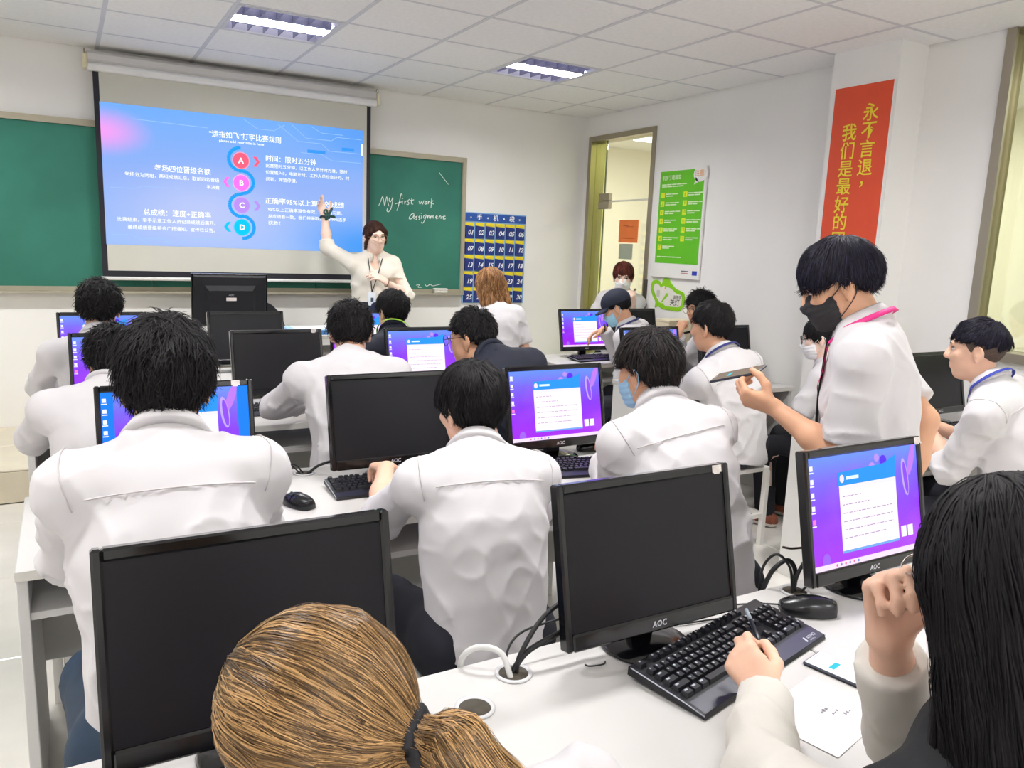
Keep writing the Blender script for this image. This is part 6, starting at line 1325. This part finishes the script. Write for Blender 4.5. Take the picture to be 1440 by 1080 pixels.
# boys by the side wall
I15 = person('person resting his chin on a hand, half hidden beside the wall', (4.05, 4.20, HZ), (3.945, 4.20, 1.188), 40, hyaw=88, hpitch=-12, s=.98, face=.5, bres=.0075, skin=m_skin2, R=dict(w=(3.80, 4.24, 1.0), pole=(.2, .4, -1), hd=(.25, -.1, 1), pn=(.9, .2, -.2), pose='fist'), L=dict(w=(3.92, 4.52, .838)), knees={'L': (3.93, 4.55, .5), 'R': (4.13, 4.55, .5)},
    hairst=dict(mat=h_black, n=1700, puff=(.016, .016, .018), nape=-.05, side=.0, fringe=.05, L=.04, lift=.018, jit=.45, w=.0019, h=.006))
glasses(I15['head'], I15['Rh'], I15['s'], MATS['glasses_black'], I15['P'], I15['off']); lanyard(I15, '#23232a', .02); seat(4.05, 4.20, 0, 'white stool by the wall behind the two boys')
I16 = person('person in a white shirt on a stool before the desk by the column', (3.08, 2.93, HZ), (2.925, 3.02, 1.195), 4, hyaw=18, hpitch=-8, nb=(2.945, 2.94, 1.05), shrug=(0, -.03), s=1.04, sw=.18, res=.009, bres=.0075, seams=True, fat=1.04, skin=m_skin2, hem=.49, seed=14, wr=1.2, L=dict(w=(2.95, 3.36, .838), pole=(-.8, -.3, -1), pose='type'), R=dict(w=(3.3, 3.38, .838), pole=(.8, -.3, -1)),
    hairst=dict(mat=h_black, n=1400, puff=(.014, .014, .018), nape=-.055, side=.022, fringe=.045, L=.03, lift=.006, jit=.25, w=.0016, h=.006))
lanyard(I16, '#2a2f78', .014); stool(3.10, 2.985, 0, 'white stool under the boy before the desk by the column, seen between desks')
# seated girl with a white mask
IG = person('person with a white mask and glasses seated beside the wall column', (3.77, 2.80, HZ), (3.665, 2.92, 1.132), 18, hyaw=36, hpitch=-14, s=.95, sw=.165, face=.5, bres=.0075, res=.011, skin=m_skin3, sleeve='short', bust=.5, hem=.47, R=dict(w=(3.98, 3.1, .72), pole=(.5, -.4, -1)), L=dict(w=(3.55, 3.1, .68), pole=(-.6, -.4, -1)), trousers=mat('black_shorts', '#14161f', .85, var=.1), shoes=mat('shoe_brown', '#8a4a34', .6, var=.3, vscale=30),
    hairst=dict(mat=h_black, n=900, puff=(.012, .012, .012), nape=-.06, side=-.015, fringe=.03, L=.06, w=.0024, lift=.003, jit=.15, h=.006, ext=[((0, -.1, -.03), (0, -.115, -.07), .03, .02, None, 1)]))
mask(IG['head'], IG['Rh'], IG['s'], '#f2f2f3', IG['P'], IG['off']); glasses(IG['head'], IG['Rh'], IG['s'], MATS['glasses_black'], IG['P'], IG['off']); seat(3.77, 2.78, 10, 'white stool under the girl with the white mask')
# boy in profile at the window
IR = person('person in profile with shaved sides and rolled sleeves at the window desk', (3.45, 1.68, HZ), (3.325, 1.865, 1.215), 14, hyaw=30, hpitch=-4, nb=(3.335, 1.785, 1.07), s=1.04, sw=.18, sleeve='roll', face=.6, bres=.006, res=.009, skin=m_skin, seed=17, wr=1.4, seams=True, L=dict(w=(3.30, 2.03, .865), pole=(-.3, -.6, -.9), hd=(-.3, .7, .25), pn=(.9, 0, -.3), pose='hold'), R=dict(w=(3.42, 2.06, .845), pole=(.5, -.4, -1), hd=(-.5, .6, .1), pn=(-.8, 0, -.3), pose='hold'),
    hairst=dict(mat=hair_mat('hair_blueblack', '#0b0a12', '#232033'), n=2600, puff=(.009, .010, .015), nape=.015, side=.046, fringe=.055, L=.045, w=.0015, lift=.005, jit=.16, h=.005, crown=(.0, -.06, .12), sweep=(0, .25, 0)))
f = Field((-.12, -.14, -.1), (.12, .12, .16), .006); f.u(p_ell((0, -.0145, .029), (.0785, .0975, .092)), 0); X, Y, Z = f.full(); f.F = np.maximum(f.F, np.interp(Y, [-.14, -.07, -.02, .02, .05, .12], [-.05, -.05, -.015, -.005, .055, .07]).astype(np.float32)-Z)
part_obj('hair_fade', IR['head'], IR['Rh'], IR['s'], f, mat('stubble', '#54453d', .9, var=.25, vscale=120), IR['P'], IR['off']); lanyard(IR, '#2a3aa0', .014)
w0 = IR['arm']['L'][2]-IR['off']; MB().tube([tuple(w0+A3((.031*math.cos(a), -.035+.006*math.sin(a), .033*math.sin(a)))) for a in [2*math.pi*i/14 for i in range(14)]], .004, 6, closed=True).build('bracelet', m_brow, IR['P']); seat(3.46, 1.68, 10, 'white stool under the boy in profile')
# boy standing in the aisle with a phone
IS = person('person standing in the aisle in a black mask with a pink lanyard', (2.12, 1.50, .90), (2.045, 1.585, 1.493), 33, hyaw=46, hpitch=-26, nb=(2.095, 1.52, 1.365), s=1.06, sw=.185, sit=False, sleeve='short', face=.4, bres=.0055, res=.0075, seams=False, skin=m_skin2, hem=.76, fat=1.03, seed=21, wr=1.1, slouch=.03,
    L=dict(w=(1.875, 1.635, 1.115), pole=(.1, -.35, -1), hd=(-.5, .75, .22), pn=(.6, .3, .5), pose='hold'), R=dict(w=(2.21, 1.40, .838), pole=(.1, -1, 0)),
    hairst=dict(mat=hair_mat('hair_blueblack', '#0b0a12', '#232033'), n=3800, puff=(.018, .020, .020), nape=-.04, side=.022, fringe=.022, L=.07, w=.0013, lift=.004, jit=.12, h=.005, crown=(.0, -.06, .12), free=.2))
mask(IS['head'], IS['Rh'], IS['s'], '#2e2c30', IS['P'], IS['off']); lanyard(IS, '#d6247e', .017)
nb_, of_ = IS['NB'], IS['off']; ribbon([tuple(on_front(IS, nb_-IS['t']*q, .004)-of_) for q in (.02, .06, .12, .2, .28, .36)], [IS['ft']]*6, .06, .004).build('necktie', mat('tie_black', '#17171c', .7, var=.1), IS['P'])
tips = IS['tips']['L'][0]; pc_ = (tips[0]+tips[3])/2+A3((.0, .03, .02))
phone('phone', Matrix.Translation(tuple(A3((1.855, 1.775, 1.195)))) @ Matrix.Rotation(math.radians(18), 4, 'Z') @ Matrix.Rotation(math.radians(-18), 4, 'X') @ Matrix.Rotation(math.radians(-14), 4, 'Y'), 'phone held flat in the hand of the standing boy', .08, .17, '#8a7a6c')

# girl with the ponytail, nearest to the camera
tie = A3((.0, -.112, -.012)); tail = [tie, A3((.0, -.155, -.025)), A3((.0, -.182, -.08)), A3((.005, -.195, -.16)), A3((.01, -.2, -.26))]
def pony_flow(p):
    d = tie-p; out = d/(np.linalg.norm(d, axis=1, keepdims=True)+1e-6); far = p[:, 1] < tie[1]-.012
    j = np.argmin(np.stack([np.linalg.norm(p-q, axis=1) for q in tail[:-1]], 1), 1); seg = np.stack([nrm(tail[i+1]-tail[i]) for i in range(4)])[j]; out[far] = seg[far]; return out
I1 = person('person with a golden-brown ponytail in the foreground', (.32, .34, HZ), (.179, .676, 1.101), 28, hyaw=50, hpitch=-14, hroll=4, s=.92, sw=.165, bres=.008, res=.010, shirt=m_shirt, skin=m_skin3, hem=.47, ear=False, slouch=.05, L=dict(w=(.05, .84, .835), pole=(-1, -.2, -.3)), R=dict(w=(.36, .80, .845), pole=(1, -.4, .1)),
    hairst=dict(mat=h_gold, n=12500, puff=(.013, .010, .012), nape=-.085, side=-.045, fringe=.062, L=.15, w=.0007, lift=.003, jit=.05, h=.0045, steps=8, free=0., drop=0, flow=pony_flow, lump=.002, seed=5,
        ext=[(tuple(tail[i]), tuple(tail[i+1]), (.015, .030, .036, .032)[i], (.030, .036, .032, .012)[i], None, 1) for i in range(4)], extk=.015))
tb = MB().tube([tuple(tie+A3((.026*math.cos(a), -.010+.003*math.sin(3*a), .026*math.sin(a)))) for a in [2*math.pi*i/24 for i in range(24)]], .0085, 8, closed=True); part_obj('hair_tie', I1['head'], I1['Rh'], .92, tb, mat('hair_tie', '#17171d', .7, var=.2, vscale=60), I1['P'], I1['off'])
seat(.32, .32, 20, 'white stool under the girl with the ponytail')
# girl with long black hair, foreground
def long_flow(p):
    top = p[:, 2:3] > .03; a = np.stack([p[:, 0]*3, (p[:, 1]-.02)*1.5, -.3+0*p[:, 2]], 1); b = np.stack([p[:, 0]*.1, -.03+0*p[:, 1], -1+0*p[:, 2]], 1); return np.where(top, a, b)
I2 = person('person with long black hair writing with a pen in the foreground', (.90, .22, HZ), (.965, .465, 1.192), -15, nb=(.93, .45, .985), hyaw=-16, hpitch=-20, hroll=0, s=1.0, sw=.165, bres=.0055, res=.0085, shirt=mat('cream_shirt', '#d4d0c9', .8, var=.03, bump=.15, bscale=40), skin=m_skin, ear=False, hem=.47, bust=.4, slouch=.05, collar=False, seed=31, wr=1.2, face=.5, vest=mat('black_waistcoat', '#15161a', .85, var=.15, bump=.1, bscale=80),
    L=dict(w=(1.038, .858, .806), pole=(-.9, -.1, -.3), hd=(.06, .75, .38), pn=(.75, .25, -.55), pose='pen'), R=dict(cuff=.78, w=(.960, .600, 1.060), pole=(.7, -.2, -1), hd=(-.14, .02, 1), pn=(-.55, -.75, -.1), pose='loose'),
    hairst=dict(mat=hair_mat('hair_jet', '#08070a', '#171317'), n=4400, maxy=.035, puff=(.020, .018, .016), nape=-.08, side=-.06, fringe=.06, open=1, openx=.0, L=.24, w=.0016, lift=.005, jit=.05, h=.0065, steps=8, free=.1, drop=.2, flow=long_flow, lump=.003, extk=.04,
        ext=[((x, y, .0), (x*1.25, y-.03, -.34), .05, .04, None, 1) for x, y in ((-.062, -.02), (-.035, -.065), (0, -.075), (.035, -.065), (.062, -.02))]+[((-.066, -.012, -.10), (-.080, .062, -.36), .030, .034, None, 1), ((-.060, -.03, -.1), (-.095, .01, -.38), .04, .04, None, 1)]))
glasses(I2['head'], I2['Rh'], 1., mat('glasses_silver', '#b9b3b0', .25, metal=.8, var=.05), I2['P'], I2['off'], .027)
# pen between the fingers
tp = I2['tips']['L'][0][0]; th_ = I2['tips']['L'][1]; pm = (tp+th_)/2; pd = nrm((.28, .75, .42)); pn_ = empty('pen', tuple(pm), 0, 'dark pen held over the keyboard by the long-haired girl', 'pen')
MB().tube([tuple(-pd*.045), tuple(pd*.06)], .0045, 10).build('barrel', mat('pen_dark', '#22242c', .3, var=.1), pn_); MB().tube([tuple(pd*.06), tuple(pd*.085)], [.0045, .0035], 10).build('cap', mat('pen_clear', '#8e97a2', .3, var=.05), pn_); MB().tube([tuple(-pd*.045), tuple(-pd*.062)], [.004, .001], 10).build('tip', m_logo, pn_)
seat(.90, .20, -10, 'white stool under the girl with long black hair')
